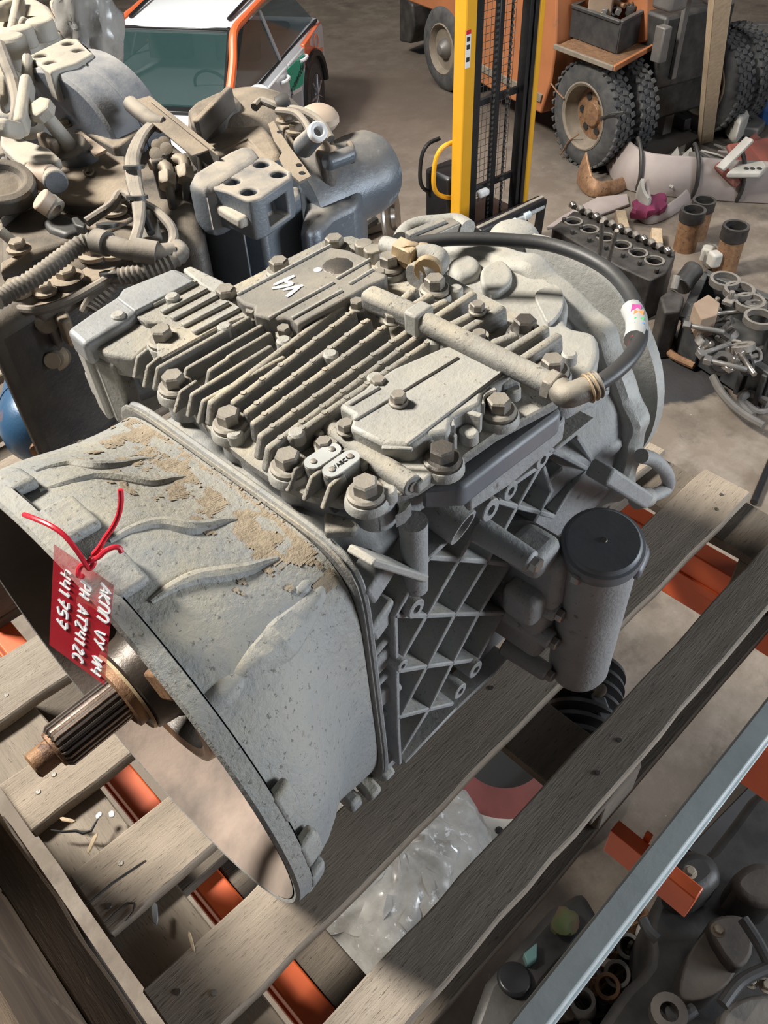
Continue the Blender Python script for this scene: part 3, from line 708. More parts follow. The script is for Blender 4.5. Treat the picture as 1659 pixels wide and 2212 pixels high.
# left end: brass union, chrome elbow
u0, u1 = Gz(862, 538, .275), Gz(902, 556, .276)
MB().cyl(Gz(830, 528, .272), u0, .010, .0105, 14).build('hose_tail', M['alu_pale'], gb)
MB().hexa(u0, u1-u0, .015, (u1-u0).length).build('brass_union', M['brass'], gb, .001, 1)
MB().tube(spline([u1, Gz(925, 553, .277), Gz(945, 560, .276), Gz(940, 575, .272), Gz(915, 590, .268)], 5), .0135, 14).build('elbow', M['alu_pale'], gb)
for px, py, r in ((890, 552, .017), (915, 552, .0155), (925, 580, .016)):
    c_ = Gz(px, py, .274); MB().lathe(c_ - V((.005, .003, 0)), (1, .6, 0), [(0, r), (.009, r)], 14).build('ferrule', M['brass'], gb, .001, 1)
MB().cyl(Gz(895, 600, .262), Gz(935, 578, .262), .016, n=18).build('fitting_boss', M['alu'], gb, .002)
for px, py in ((786, 530), (806, 542)):
    p = Gz(px, py, .262); MB().cyl(p - V((0, 0, .02)), p + V((0, 0, .004)), .012, n=8).build('plug', M['steel'], gb, .002)
# lifting hook casting behind
lk = [Gz(x, y, .245) for x, y in [(868, 520), (880, 500), (910, 488), (945, 485), (985, 482), (1010, 495)]]
MB().tube(spline(lk, 5), .012, 12).build('rear_bail', M['alu_pale'], gb)
MB().beam(Gz(900, 522, .25), Gz(985, 484, .25), .02, .012).build('rear_bracket', M['steel'], gb, .002)
MB().beam(Gz(880, 512, .255), Gz(960, 480, .255), .012, .01).build('rear_bracket', M['alu'], gb, .002)
MB().ball(Gz(1110, 513, .18), .035, 14, (1, 1, .6)).build('cast_lump', M['alu_pale'], gb)

# ---- electronics housing at the left of the cover
gprism([(142, 712), (200, 672), (250, 640), (262, 622), (375, 577), (392, 583), (425, 600), (300, 668), (275, 690), (180, 745)], .268, .03, 'electronics_housing', 'alu_blue', .006, 3)
gprism([(250, 642), (375, 582), (420, 606), (290, 672)], .2705, .008, 'housing_lid', 'alu_blue', .002, 2)
gprism([(186, 742), (275, 692), (330, 700), (345, 730), (290, 775), (225, 762)], .256, .03, 'housing_shoulder', 'alu', .005, 3)
gprism([(393, 580), (412, 573), (480, 605), (500, 620), (470, 635), (430, 612)], .262, .02, 'housing_lip', 'alu_pale', .003, 2)
gprism([(295, 705), (320, 692), (345, 712), (335, 745), (300, 748)], .2465, .004, 'recess_floor', 'dustsoil', .001, 1)
# connector block hanging from the housing
def gprism_v(poly, z0, z1, name, mt, bevel):
    a = [Gz(x, y, z0) for x, y in poly]; return MB().prism(a, (0, 0, z1-z0)).build(name, M[mt], gb, bevel, 3)
blk = gprism_v([(178, 752), (198, 742), (238, 738), (270, 755), (245, 790), (205, 775)], .244, .150, 'connector_block', 'alu', .007)
gprism_v([(160, 745), (178, 738), (200, 765), (182, 775)], .240, .150, 'connector_lip', 'alu_pale', .004)
gprism_v([(196, 772), (204, 768), (216, 780), (208, 786)], .238, .152, 'connector_lip', 'alu_pale', .003)
gprism_v([(178, 800), (195, 790), (222, 815), (205, 830)], .20, .165, 'connector_foot', 'alu_pale', .005)
# bosses hanging below the front edge of the cover
pb_ = MB().lathe((0, 0, 0), (0, 0, 1), [(0, .020), (.034, .019)], 18).mesh('support_boss', M['alu_side'])
for px, py in [(371, 840), (491, 925), (619, 1015), (788, 1070), (1078, 905), (1195, 830), (300, 770)]:
    p = Gz(px, py, .238); inst('support_boss', pb_, gb, (p.x+.012, p.y, .200))
for px, py in [(320, 820), (440, 925), (560, 1030), (690, 1095)]:
    p = Gz(px, py, .225); MB().prism([p + V((0, .003, .012)), p + V((.03, .003, .012)), p + V((.03, .003, -.02)), p + V((.015, .003, -.02))], (0, -.006, 0)).build('front_web', M['alu'], gb, .001, 1)

# ---- rib lattice of the right flank (px of crop 700,1000 x3.016)
CB = ((700, 1000), 3.016); CD = ((1050, 850), 3.402)
def ribline(pts, off, y=-.197, w=.0065, dep=.042, name='flank_rib', mt='alu_side'):
    p = [Gy(x, yy, y) for x, yy in px3(pts, *off)]
    for i in range(len(p)-1):
        a, c = p[i], p[i+1]; d = (c-a).normalized(); n = V((-d.z, 0, d.x)).normalized()*w/2; e = d*w*.35
        MB().prism([a-n-e, a+n-e, c+n+e, c-n+e], (0, dep, 0)).build(name, M[mt], gb, .0015, 1)
for pts in [[(470, 1000), (690, 622), (835, 490)], [(470, 1000), (482, 1370), (486, 1660), (500, 1960)],
            [(500, 1300), (670, 1005), (885, 635), (1035, 370)],
            [(510, 1640), (680, 1320), (855, 995), (1070, 645), (1260, 295), (1420, 20)],
            [(505, 1900), (690, 1605), (845, 1300), (1010, 990), (1215, 670), (1410, 325)], [(1410, 325), (1490, 190), (1440, 40)],
            [(1005, 1285), (1160, 1005)], [(535, 1950), (860, 1610), (1110, 1375), (1200, 1265)],
            [(690, 622), (885, 635), (1070, 648), (1340, 682)], [(470, 1000), (670, 1002), (855, 992), (1215, 982)], [(490, 1362), (670, 1332), (845, 1308), (1005, 1285)], [(490, 1662), (680, 1612), (840, 1575)],
            [(1120, 250), (1265, 290), (1500, 352)]]: ribline(pts, CB)
for pts in [[(330, 320), (500, 430), (815, 590)], [(400, 500), (500, 430), (790, 200)], [(680, 330), (830, 560)], [(740, 580), (650, 680), (520, 880)], [(400, 540), (210, 670)], [(470, 640), (560, 555)], [(60, 780), (140, 720)], [(560, 60), (700, 40), (900, 0)]]: ribline(pts, CD)
# cast tubes with bore on the flank
def ctube(px, py, r, off, y=-.205, L=.05, ri=.45):
    p = Gy(*px3([(px, py)], *off)[0], y); MB().pipe(p, p + V((0, L, 0)), r, r*ri, 18).build('bored_boss', M['alu_side'], gb, .001, 1)
for px, py, r in [(605, 955, .012), (1090, 310, .014), (990, 1350, .013), (515, 1325, .008), (890, 1490, .012)]: ctube(px, py, r, CB)
ctube(420, 490, .012, CD); ctube(185, 720, .012, CD)
# half sleeve and clamps below the cover
p = Gy(*px3([(950, 430)], *CB)[0], -.205)
MB().lathe(p + V((-.01, 0, .01)), (-.1, 1, .25), [(0, .021), (.05, .021), (.05, .017), (0, .017), (0, .021)], 20, False).build('half_sleeve', M['alu_side'], gb)
p = Gy(*px3([(1080, 200)], *CB)[0], -.19); MB().cyl(p, p + V((-.01, .05, .01)), .013, n=18).build('side_boss', M['alu_side'], gb, .002)
# column below the ear and shelf strip
p = Gz(700+580/3.016, 1000+380/3.016, .20); MB().cyl(p, p - V((0, 0, .10)), .014, .012, 16).build('corner_column', M['alu_side'], gb)
a_, c_ = Gy(*px3([(240, 600)], *CB)[0], -.2), Gy(*px3([(600, 715)], *CB)[0], -.195)
MB().beam(a_, c_, .03, .008).build('shelf_web', M['alu_pale'], gb, .002)
# ribs between joint flange and lattice
for k, (px, py) in enumerate([(330, 820), (350, 1060), (350, 1200), (355, 1290), (365, 1400), (365, 1510), (360, 1620), (355, 1730), (370, 1830), (400, 1930)]):
    a_ = Gx(*px3([(px-60, py+40)], *CB)[0], .200); c_ = V((.236, -.175, a_.z+.012))
    w_ = .03 if k in (0, 1, 3, 5) else .010
    MB().beam((.197, a_.y+.006, a_.z), c_, .03, w_, (0, 0, 1)).build('joint_rib', M['alu_side'], gb, .004, 2)
MB().bx(.20, .24, -.185, -.15, -.235, -.20).build('foot_pad', M['alu_side'], gb, .004)
for k, (x, y, z) in enumerate([(.150, -.165, -.255), (.175, -.175, -.25), (.205, -.17, -.25), (.225, -.16, -.245)]):
    MB().box((x, y, z), (.02, .03, .026), Matrix.Rotation(.3*k, 3, 'X')).build('lower_lug', M['alu_bell'], gb, .005, 2)
# lower bevelled sump
s_ = MB(); s_.loft([ringx(.2, lambda p: rr(p, .14, .1, -.262, 5)), ringx(.5, lambda p: rr(p, .13, .1, -.25, 5)), ringx(.56, lambda p: rr(p, .10, .08, -.2, 4))]); s_.build('sump', M['alu_side'], gb)
s_ = MB(); s_.bx(.5, .62, -.09, .09, -.275, -.15); s_.build('rear_foot', M['alu_side'], gb, .01, 3)

MB().bx(.38, .57, -.172, -.08, -.24, -.09).build('lower_flank', M['alu_side'], gb, .012, 3)
# ---- oil cooler canister on the right flank
fc = V((.482, -.280, 0)); fcol = M['alu_side']
MB().lathe(fc + V((0, 0, -.236)), (0, 0, 1), [(0, .024), (.008, .035), (.022, .040), (.24, .043), (.268, .043)], 40).build('filter_body', M['alu_side'], gb)
MB().bx(fc.x+.024, fc.x+.045, fc.y-.010, fc.y+.02, -.226, .02).build('filter_spine', M['alu_side'], gb, .006, 3)
ca = V((-.18, -.12, 1)).normalized()
cc = fc + V((.0, 0, .032))
MB().lathe(cc, ca, [(-.018, .042), (-.010, .047), (.004, .0485), (.009, .047), (.010, .0435), (.014, .042), (.0155, .040), (.0158, .004)], 48).build('filter_cap', M['cap'], gb, label='dark slate round cap of the filter canister')
MB().lathe(cc + ca*.0158, ca, [(0, .004), (.001, .003)], 10).build('cap_dimple', M['steel_dark'], gb)
# spout side of the cap
sp = [cc + V((.005, -.05, -.012)), cc + V((.045, -.040, -.012)), cc + V((.060, -.012, -.010)), cc + V((.048, .02, -.01)), cc + V((0, 0, -.006))]
MB().prism(sp, (0, 0, -.022)).build('cap_lip', M['cap'], gb, .008, 3)
# bracket mass between canister and case
MB().bx(.425, .47, -.262, -.165, -.06, .03).build('filter_bracket', M['alu_side'], gb, .010, 3)
MB().bx(.42, .47, -.25, -.165, -.17, -.07).build('filter_bracket', M['alu_side'], gb, .012, 3)
for px, py, z in [(1205, 1325, 0), (1193, 1385, 0), (1184, 1455, 0), (1150, 1215, 0)]:
    p = Gy(px, py, -.262); MB().cyl(p, p + V((-.004, .07, .006)), .0125, .016, 16).build('flank_post', M['alu_side'], gb, .003)
    MB().hexa(p, V((0, -1, 0)), .009, .009).build('bolt', M['steel_bright'], gb)
p = Gy(1240, 1245, -.275); MB().hexa(p, V((0, -1, 0)), .008, .009).build('bolt', M['steel_bright'], gb)
p = Gy(1262, 1225, -.275); MB().hexa(p, V((0, -1, 0)), .007, .009).build('bolt', M['steel_bright'], gb)
for px, py, sz in [(1150, 1190, (.05, .05, .04)), (1185, 1225, (.045, .04, .05)), (1140, 1290, (.05, .05, .05))]: MB().box(Gy(px, py, -.225), sz).build('filter_bracket', M['alu_side'], gb, .012, 3)
# breather pipe and its bracket
pp = [Gy(x, y, -.24) for x, y in [(1385, 985), (1410, 992), (1435, 1015), (1444, 1040), (1436, 1058), (1410, 1070), (1390, 1078)]]
MB().tube(spline(pp, 6), .0095, 14).build('breather_pipe', M['alu_side'], gb)
MB().beam(Gy(1295, 1018, -.24), Gy(1385, 1075, -.24), .03, .022).build('pipe_bracket', M['alu_side'], gb, .004)
MB().pipe(Gy(1378, 1078, -.24), Gy(1398, 1074, -.24), .014, .006, 16).build('pipe_socket', M['alu_pale'], gb)

# ---- clutch actuator and input shaft
M['dark_brown'] = mat('dark_brown_steel', (.045, .036, .03), (.08, .06, .045), 20, .38, .3, .2, 80)  # near-black brown for the actuator throat and release bearing
M['shaftm'] = mat('browned_spline_steel', (.30, .26, .235), (.20, .165, .14), 25, .34, .8, .1, 150)
MB().lathe((.03, 0, 0), (1, 0, 0), [(0, .098), (-.004, .106), (-.002, .114), (.012, .117), (.05, .117), (.055, .110), (.12, .105)], 72, False).build('actuator_ring', M['copper'], gb, label='rusty bronze ring of the clutch actuator')
MB().lathe((.03, 0, 0), (1, 0, 0), [(0, .098), (.03, .094), (.032, .06), (.12, .055)], 64, False).build('actuator_throat', M['dark_brown'], gb)
MB().lathe((.0, 0, 0), (1, 0, 0), [(.025, .038), (.012, .040), (.008, .046), (.012, .052), (.022, .054), (.034, .056), (.04, .060), (.06, .062), (.12, .062)], 56, False).build('release_bearing', M['dark_brown'], gb)
MB().lathe((.0, 0, 0), (1, 0, 0), [(.009, .0465), (.006, .048), (.009, .050)], 56, False).build('bearing_lip', M['brass'], gb)
MB().lathe((.0, 0, 0), (1, 0, 0), [(.04, .040), (-.002, .038), (-.004, .033), (.04, .030)], 40, False).build('guide_sleeve', M['rust'], gb)
MB().box((.035, -.07, .07), (.03, .035, .05), Matrix.Rotation(.78, 3, 'X')).build('actuator_pad', M['rust'], gb, .004)
# input shaft with splines
nsp = 22; ring = []
for xx, k0 in ((-.080, .86), (-.076, 1.0), (.03, 1.0)):
    rr_ = []
    for i in range(nsp*8):
        a = 2*math.pi*i/(nsp*8); t = (i % 8)/8
        r = .0255 if t < .45 else (.0218 if .55 <= t < .92 else .0237)
        rr_.append(V((xx, r*k0*math.cos(a), r*k0*math.sin(a))))
    ring.append(rr_)
sh = MB().loft(ring).build('input_shaft', M['shaftm'], gb, sharp=.5)
MB().lathe((0, 0, 0), (1, 0, 0), [(-.108, .012), (-.106, .0148), (-.084, .0150), (-.083, .0205), (-.079, .0215), (-.078, .02)], 32).build('pilot_tip', M['rust'], gb)

# ================================================================== red plastic tag on its wire
CT = ((20, 1040), 4.807)
def tdep(px, py, x=0.0):
    p = Gx(px, py, x); w = GO + GA*p.x + GS*p.y + GU*p.z; return (w - CAM).dot(CF)
D0 = tdep(195, 1300, -.002) - .03
def T(px, py, dd=0): a = px3([(px, py)], *CT)[0]; return Wd(a[0], a[1], D0 + dd)
tl, tr, br, bl = T(465, 655, -.006), T(1082, 1078, -.006), T(985, 2115, -.004), T(415, 1695, -.004)
tn = (tr-tl).cross(bl-tl).normalized()
if tn.dot(CAM - tl) < 0: tn = -tn
M['tagred'] = mat('red_film', (.60, .03, .05), None, rough=.15, alpha=.4, coat=.3)
tg = root('price_tag', tl.lerp(br, .5), 'transparent red plastic tag with white handwriting, tied to the bell of the gearbox', 'tag')
MB().prism([tl, tr, br, bl], -tn*.0012).build('tag_sheet', M['tagred'], tg)
GL = {'А': [[(0, 0), (.45, 1), (.8, 0)], [(.15, .4), (.65, .42)]], 'К': [[(0, 0), (.05, 1)], [(.7, 1), (.05, .45), (.75, 0)]], 'П': [[(0, 0), (.05, 1), (.7, .95), (.7, 0)]],
 'V': [[(0, 1), (.35, 0), (.75, 1)]], 'У': [[(0, 1), (.38, .45)], [(.75, 1), (.15, 0)]], 'И': [[(0, 1), (.02, .05), (.65, 1), (.7, 0)]], 'Ч': [[(0, 1), (.05, .5), (.6, .55)], [(.65, 1), (.6, 0)]],
 'Р': [[(0, 0), (.05, 1), (.6, .92), (.55, .55), (.02, .5)]], 'Н': [[(0, 0), (.05, 1)], [(.65, 0), (.7, 1)], [(.02, .45), (.7, .55)]], 'Т': [[(0, .95), (.85, 1)], [(.42, 1), (.38, 0)]],
 '2': [[(0, .8), (.3, 1), (.6, .78), (.05, 0), (.7, .05)]], '4': [[(.05, 1), (0, .5), (.6, .52)], [(.65, 1), (.58, 0)]], '1': [[(.1, .75), (.35, 1), (.3, 0)]], 'С': [[(.7, .88), (.35, 1), (.02, .5), (.3, 0), (.7, .12)]],
 '7': [[(0, 1), (.7, 1), (.25, 0)], [(.1, .48), (.6, .52)]], '5': [[(.65, 1), (.08, .97), (.03, .56), (.5, .55), (.55, .2), (0, 0)]]}
def wline(body, ub, v0, v1, h):
    n = len(body); mm = MB(); ad = (v1-v0)/n
    for k, ch in enumerate(body):
        if ch == ' ': continue
        for st in GL[ch]:
            pts = []
            for gx, gy in st:
                u = ub + gy*h; v = v0 + ad*(k + .08 + gx*.95) ; u -= .05*(v-v0)
                a = tl.lerp(tr, u); b_ = bl.lerp(br, u); pts.append(a.lerp(b_, v) + tn*.0004)
            mm.tube(spline(pts, 3) if len(pts) > 2 else pts, .00105, 5)
    mm.build('handwriting', M['white'], tg)
wline('АКПП VУ ИЧ', .80, .05, .97, .17); wline('РН АТ2412С', .47, .16, .97, .17); wline('441757', .14, .16, .76, .17)
wr = MB()
wp_ = spline([T(155, 345, .004), T(250, 380, -.01), T(420, 455, -.02), T(560, 550, -.022), T(680, 690, -.02), T(770, 820, -.016), T(830, 905, -.012), T(880, 850, -.012), T(880, 780, -.012), T(930, 700, -.010), T(970, 740, -.012), T(900, 800, -.014), T(830, 830, -.014), T(740, 880, -.012), T(715, 970, -.010), T(760, 985, -.002)], 6)
wr.tube(wp_, .0021, 8)
wr.tube(spline([T(870, 760, -.014), T(930, 690, -.016), T(1000, 580, -.018), T(1090, 450, -.024), T(1140, 330, -.030), T(1160, 200, -.036), T(1155, 85, -.04)], 6), .0021, 8)
wr.tube(spline([T(850, 800, -.010), T(920, 790, -.016), T(1000, 720, -.018), T(1080, 685, -.018), T(1140, 690, -.016), T(1165, 735, -.014)], 6), .0021, 8)
wr.build('red_wire', M['red_wire'], tg)
# ================================================================== the pallets behind
def copy_tree(o, dx, label):
    c = o.copy(); COL.objects.link(c); c.location = c.location + V(dx); tag(c, label); OFF[c.name] = OFF[o.name] - V(dx)
    for ch in [k for k in bpy.data.objects if k.parent == o]:
        d = ch.copy(); COL.objects.link(d); d.parent = c
        for gc in [k for k in bpy.data.objects if k.parent == ch]:
            e = gc.copy(); COL.objects.link(e); e.parent = d
    return c
copy_tree(pal, (.12, .98, 0), 'wooden pallet in the dark under the brown gearbox with the four-hole bracket')
copy_tree(pal, (.20, 1.92, 0), 'wooden pallet under the pale casting at the top left')
M['grime'] = mat('grimy_casting', (.105, .095, .088), (.15, .135, .12), 8, .6, .2, .5, 110, (.37, .30, .225), 1.15, (.06, .055, .05), 40, .62)
M['grime_dark'] = mat('oily_casting', (.035, .035, .038), (.07, .065, .06), 12, .45, .3, .4, 90, (.26, .215, .165), .9)
M['iron_blue'] = mat('painted_cast_bracket', (.115, .135, .165), (.16, .18, .205), 8, .42, .25, .3, 150, (.47, .41, .335), 1.15)
M['drum'] = mat('oily_blue_drum', (.085, .105, .135), (.13, .15, .175), 7, .34, .3, .35, 60, (.33, .29, .24), .75, (.22, .27, .33), 22, .60)
M['iron_pale'] = mat('pale_casting', (.40, .375, .33), (.32, .305, .28), 8, .65, .1, .35, 120, (.58, .51, .40), 1.0)
M['cable'] = mat('dusty_cable', (.07, .066, .062), (.11, .10, .09), 30, .6, 0, .2, 200, (.40, .35, .29), 1.1)
M['fitting'] = mat('dusty_fitting', (.30, .25, .19), (.22, .18, .14), 30, .5, .4, .2, 150, (.47, .40, .31), .7)
M['tan'] = mat('tan_plastic', (.55, .43, .33), (.48, .38, .30), 18, .6, 0, .1, 90)
M['blue_tank'] = mat('rusty_blue_paint', (.035, .10, .20), (.05, .12, .22), 6, .35, .1, .2, 60, None, 0, (.27, .13, .07), 7, .56)
def wpr(poly, z, depth, name, mt, par, bevel=.004, seg=2, smooth=False, off=None, label=None):
    if off: poly = px3(poly, *off)
    pts = [W(x, y, z) for x, y in poly]
    if smooth: pts = smoothpoly(pts, 3)
    return MB().prism(pts, (0, 0, -depth)).build(name, M[mt], par, bevel, seg, label=label)
def wtube(pts, r, name, mt, par, off=None, n=10, k=5, ripple=None):
    pts = [(W(*( [(off[0][0]+p[0]/off[1], off[0][1]+p[1]/off[1])][0]), p[2]) if off else W(*p)) for p in pts]
    q = spline(pts, k)
    if ripple:
        L = sum((q[i+1]-q[i]).length for i in range(len(q)-1)); m = max(8, int(L/ripple)*2); res = []; acc = 0; i = 0
        cum = [0]
        for i in range(len(q)-1): cum.append(cum[-1] + (q[i+1]-q[i]).length)
        j = 0
        for s in range(m+1):
            t = L*s/m
            while j < len(cum)-2 and cum[j+1] < t: j += 1
            f = (t-cum[j])/max(1e-9, cum[j+1]-cum[j]); res.append(q[j].lerp(q[j+1], min(1, f)))
        q = res; r = [r*(1.0 if s % 2 == 0 else .84) for s in range(len(q))]
    return MB().tube(q, r, n).build(name, M[mt], par)
hexb = MB(); hexb.lathe((0, 0, 0), (0, 0, 1), [(0, .017), (.004, .017), (.005, .013)], 18); hexb.hexa((0, 0, .005), (0, 0, 1), .0115, .010)
hexm = hexb.mesh('hex_bolt', M['fitting'])
def wbolt(px, py, z, par, s=1.0, R=None):
    o = inst('bolt', hexm, par, W(px, py, z), R); o.scale = (s, s, s); return o

# ================================================================== brown gearbox behind
g2 = root('gearbox', (.75, 1.5, 0.0), 'brown dusty gearbox with a four-hole bracket and tangled cables, behind the grey one', 'gearbox')
CB1, CB2, CB3 = ((0, 0), 3.95), ((380, 180), 3.77), ((0, 400), 3.858)
# body
wpr([(-60, 560), (20, 420), (110, 330), (165, 275), (255, 240), (330, 262), (400, 320), (430, 420), (440, 520), (330, 520), (200, 560), (90, 640), (-40, 720)], .34, .33, 'gear_case', 'grime_dark', g2, .03, 4)
wpr([(618, 1118), (870, 990), (1060, 955), (1110, 985), (1200, 1105), (1040, 1240), (960, 1250), (860, 1190), (740, 1130)], .385, .05, 'case_cover', 'grime', g2, .006, 3, off=CB1)
wpr([(350, 1560), (520, 1400), (700, 1230), (960, 1250), (1060, 1260), (1090, 1450), (1110, 1659), (800, 1730), (480, 1700)], .365, .06, 'case_top', 'grime', g2, .02, 4, True, off=CB1)
wpr([(625, 1145), (690, 1118), (910, 1275), (810, 1322)], .392, .006, 'data_plate', 'tan', g2, .001, 1, off=CB1, label='cream data plate')
wpr([(690, 1190), (720, 1180), (770, 1235), (740, 1255)], .3925, .001, 'plate_stamp', 'fitting', g2, 0, off=CB1)
# raised cast mark
wtube([(715, 1455, .369), (730, 1490, .369), (770, 1500, .369), (800, 1470, .369), (790, 1440, .369)], .0025, 'cast_mark', 'grime', g2, off=CB1)
wtube([(745, 1475, .369), (750, 1440, .369)], .0025, 'cast_mark', 'grime', g2, off=CB1)
for px, py, z in [(228, 245, .392), (293, 252, .39), (143, 272, .39), (255, 246, .385)]: wbolt(px, py, z, g2, .9)
# tool handle / shift lever
a_, b_ = W(98, 248, .47), W(150, 315, .40)
MB().cyl(a_, b_, .013, .016, 14).build('lever_rod', M['iron_pale'], g2)
MB().hexa(a_, (a_-b_), .026, .022).build('lever_head', M['iron_pale'], g2, .002, 1)
MB().cyl(b_, b_ + (b_-a_).normalized()*.05, .034, .036, 20).build('lever_boot', M['iron_blue'], g2, .004)
MB().beam(W(90, 300, .41), W(120, 318, .41), .02, .03).build('lever_spring', M['fitting'], g2, .006)
# left casting arms
wpr([(0, 1130), (60, 1120), (250, 1200), (420, 1260), (520, 1350), (480, 1370), (290, 1360), (200, 1400), (110, 1340), (0, 1230)], .43, .02, 'casting_arm', 'iron_pale', g2, .006, 3, off=CB1)
wpr([(0, 1300), (90, 1330), (110, 1420), (0, 1500), (-60, 1450)], .40, .06, 'casting_arm', 'iron_blue', g2, .012, 3, off=CB1)
MB().cyl(W(48, 362, .37), W(48, 345, .40), .034, .03, 20).build('arm_stud', M['grime'], g2, .003)
wpr([(0, 1520), (150, 1500), (260, 1540), (420, 1480), (330, 1659), (120, 1740), (0, 1800)], .38, .10, 'front_plate', 'grime', g2, .01, 3, off=CB1)
a_, b_ = W(65, 380, .41), W(115, 385, .41)
MB().cyl(a_, b_, .024, n=18).build('ribbed_fitting', M['tan'], g2, .004)
MB().cyl(b_, W(122, 395, .41), .022, n=18).build('ribbed_fitting', M['iron_blue'], g2, .003)
MB().lathe(W(5, 420, .40), (0, -.3, 1), [(0, .062), (.03, .062), (.035, .045), (.02, .035)], 32).build('round_cover', M['grime_dark'], g2, .004)
# dark front wall with cam plate
wpr([(0, 200), (270, 10), (340, 100), (400, 170), (690, 430), (560, 480), (300, 560), (0, 700)], .36, .22, 'oily_front', 'grime_dark', g2, .012, 3, off=CB3)
wpr([(0, 225), (275, 15), (290, 35), (0, 280)], .385, .02, 'front_edge', 'grime', g2, .003, off=CB3)
MB().cyl(W(85, 428, .41), W(112, 448, .39), .021, .020, 16).build('tan_tube', M['tan'], g2, .003)
MB().pipe(W(104, 440, .395), W(122, 455, .385), .021, .012, 16).build('tan_tube_lip', M['iron_pale'], g2)
wpr([(340, 290), (470, 200), (620, 270), (700, 330), (660, 380), (540, 410), (400, 360)], .37, .06, 'dark_connector', 'plastic', g2, .008, 3, off=CB3)
wpr([(590, 270), (640, 255), (715, 320), (700, 350), (620, 330)], .385, .02, 'connector_tab', 'plastic', g2, .003, 2, off=CB3)
MB().cyl(W(0, 498, .40), W(28, 522, .38), .009, n=12).build('pin', M['iron_pale'], g2)
# side rail with bolts
wpr([(0, 640), (160, 560), (240, 540), (120, 640), (0, 720)], .375, .03, 'side_rail', 'grime', g2, .004, 2, off=CB3)
wbolt(42, 540, .38, g2, 1.2)
wpr([(160, 1010), (320, 880), (500, 780), (740, 650), (1000, 560), (1110, 640), (1060, 720), (920, 730), (840, 780), (700, 840), (560, 930), (330, 1030)], .33, .03, 'side_rail', 'grime', g2, .005, 2, off=CB3)
wpr([(720, 320), (930, 190), (1080, 230), (1120, 270), (880, 400), (700, 450)], .345, .04, 'side_rail', 'grime', g2, .006, 2, off=CB3)
for px, py, z, s in [(148, 606, .335, 1.5), (248, 458, .35, 1.4), (205, 552, .34, 1.7), (248, 548, .34, 1.6), (98, 632, .335, 1.2), (40, 633, .34, 1.5)]: wbolt(px, py, z, g2, s)
MB().lathe(W(148, 612, .33), (0, 0, 1), [(0, .03), (.012, .03), (.014, .025)], 24).build('boss', M['grime'], g2)
MB().lathe(W(205, 560, .33), (0, 0, 1), [(0, .024), (.012, .024)], 20).build('boss', M['grime_dark'], g2)
# corrugated looms and cables
wtube([(-30, 960, .37), (90, 890, .37), (260, 790, .375), (400, 690, .38), (560, 570, .385), (680, 490, .39), (790, 470, .39)], .0155, 'corrugated_loom', 'cable', g2, CB3, 12, 6, .0085)
wtube([(1480, 520, .36), (1510, 560, .365), (1470, 610, .365), (1330, 670, .36), (1180, 720, .355), (1000, 760, .35)], .0145, 'corrugated_loom', 'cable', g2, CB3, 12, 6, .0085)
wtube([(930, 820, .33), (880, 890, .32), (810, 960, .31), (760, 1040, .30)], .0145, 'corrugated_loom', 'cable', g2, CB3, 12, 6, .0085)
wtube([(780, 470, .39), (900, 495, .39), (1060, 540, .385), (1180, 560, .38), (1330, 570, .375), (1440, 560, .37)], .0165, 'loom_sleeve', 'cable', g2, CB3, 12)
wtube([(800, 465, .392), (900, 490, .392)], .021, 'loom_joint', 'cable', g2, CB3, 14)
wtube([(1130, 545, .385), (1310, 575, .378)], .021, 'loom_joint', 'cable', g2, CB3, 14)
for d in (0, 1, 2):
    wtube([(1370+d*14, 1010, .43), (1250+d*18, 1100, .43), (1170+d*22, 1200, .425), (1110+d*26, 1350, .42), (1110+d*30, 1500, .41), (1140+d*26, 1659, .40)], .0085, 'cable', 'cable', g2, CB1)
    wtube([(1080+d*30, -40, .405), (1120+d*26, 90, .40), (1140+d*20, 200, .395), (1150+d*8, 330, .39), (1120+d*8, 450, .39), (1090+d*14, 520, .39)], .008, 'cable', 'cable', g2, CB3)
wtube([(1150, 140, .39), (1300, 220, .38), (1420, 340, .37), (1450, 440, .36), (1420, 530, .36)], .009, 'cable', 'cable', g2, CB3)
wtube([(720, 310, .36), (870, 210, .37), (940, 160, .385), (990, 80, .39), (1060, 80, .39), (1120, 130, .39)], .009, 'cable', 'cable', g2, CB3)
wtube([(120, 1030, .33), (330, 1040, .33), (560, 970, .335), (750, 870, .34), (900, 780, .345), (1100, 650, .35), (1300, 650, .35)], .008, 'cable', 'cable', g2, CB3)
wtube([(930, 790, .34), (1100, 790, .34), (1240, 810, .34)], .007, 'cable', 'cable', g2, CB3)
wtube([(690, 1060, .30), (780, 920, .32), (900, 800, .34)], .009, 'cable', 'cable', g2, CB3)
wtube([(-20, 1370, .22), (60, 1430, .22), (160, 1440, .22), (300, 1370, .23), (420, 1310, .23)], .006, 'cable', 'cable', g2, CB3)
for px, py, z in [(290, 365, .42), (233, 490, .39), (297, 430, .40), (240, 595, .345)]:
    MB().lathe(W(px, py, z), (.2, .2, .9), [(0, .019), (.006, .019)], 12).build('cable_tie', M['plastic'], g2)
MB().cyl(W(320, 455, .38), W(328, 520, .34), .012, .020, 14).build('loom_boot', M['cable'], g2, .003)
wtube([(1180, 180, .39), (1220, 300, .38), (1260, 400, .37)], .007, 'cable', 'rubber', g2, CB3)
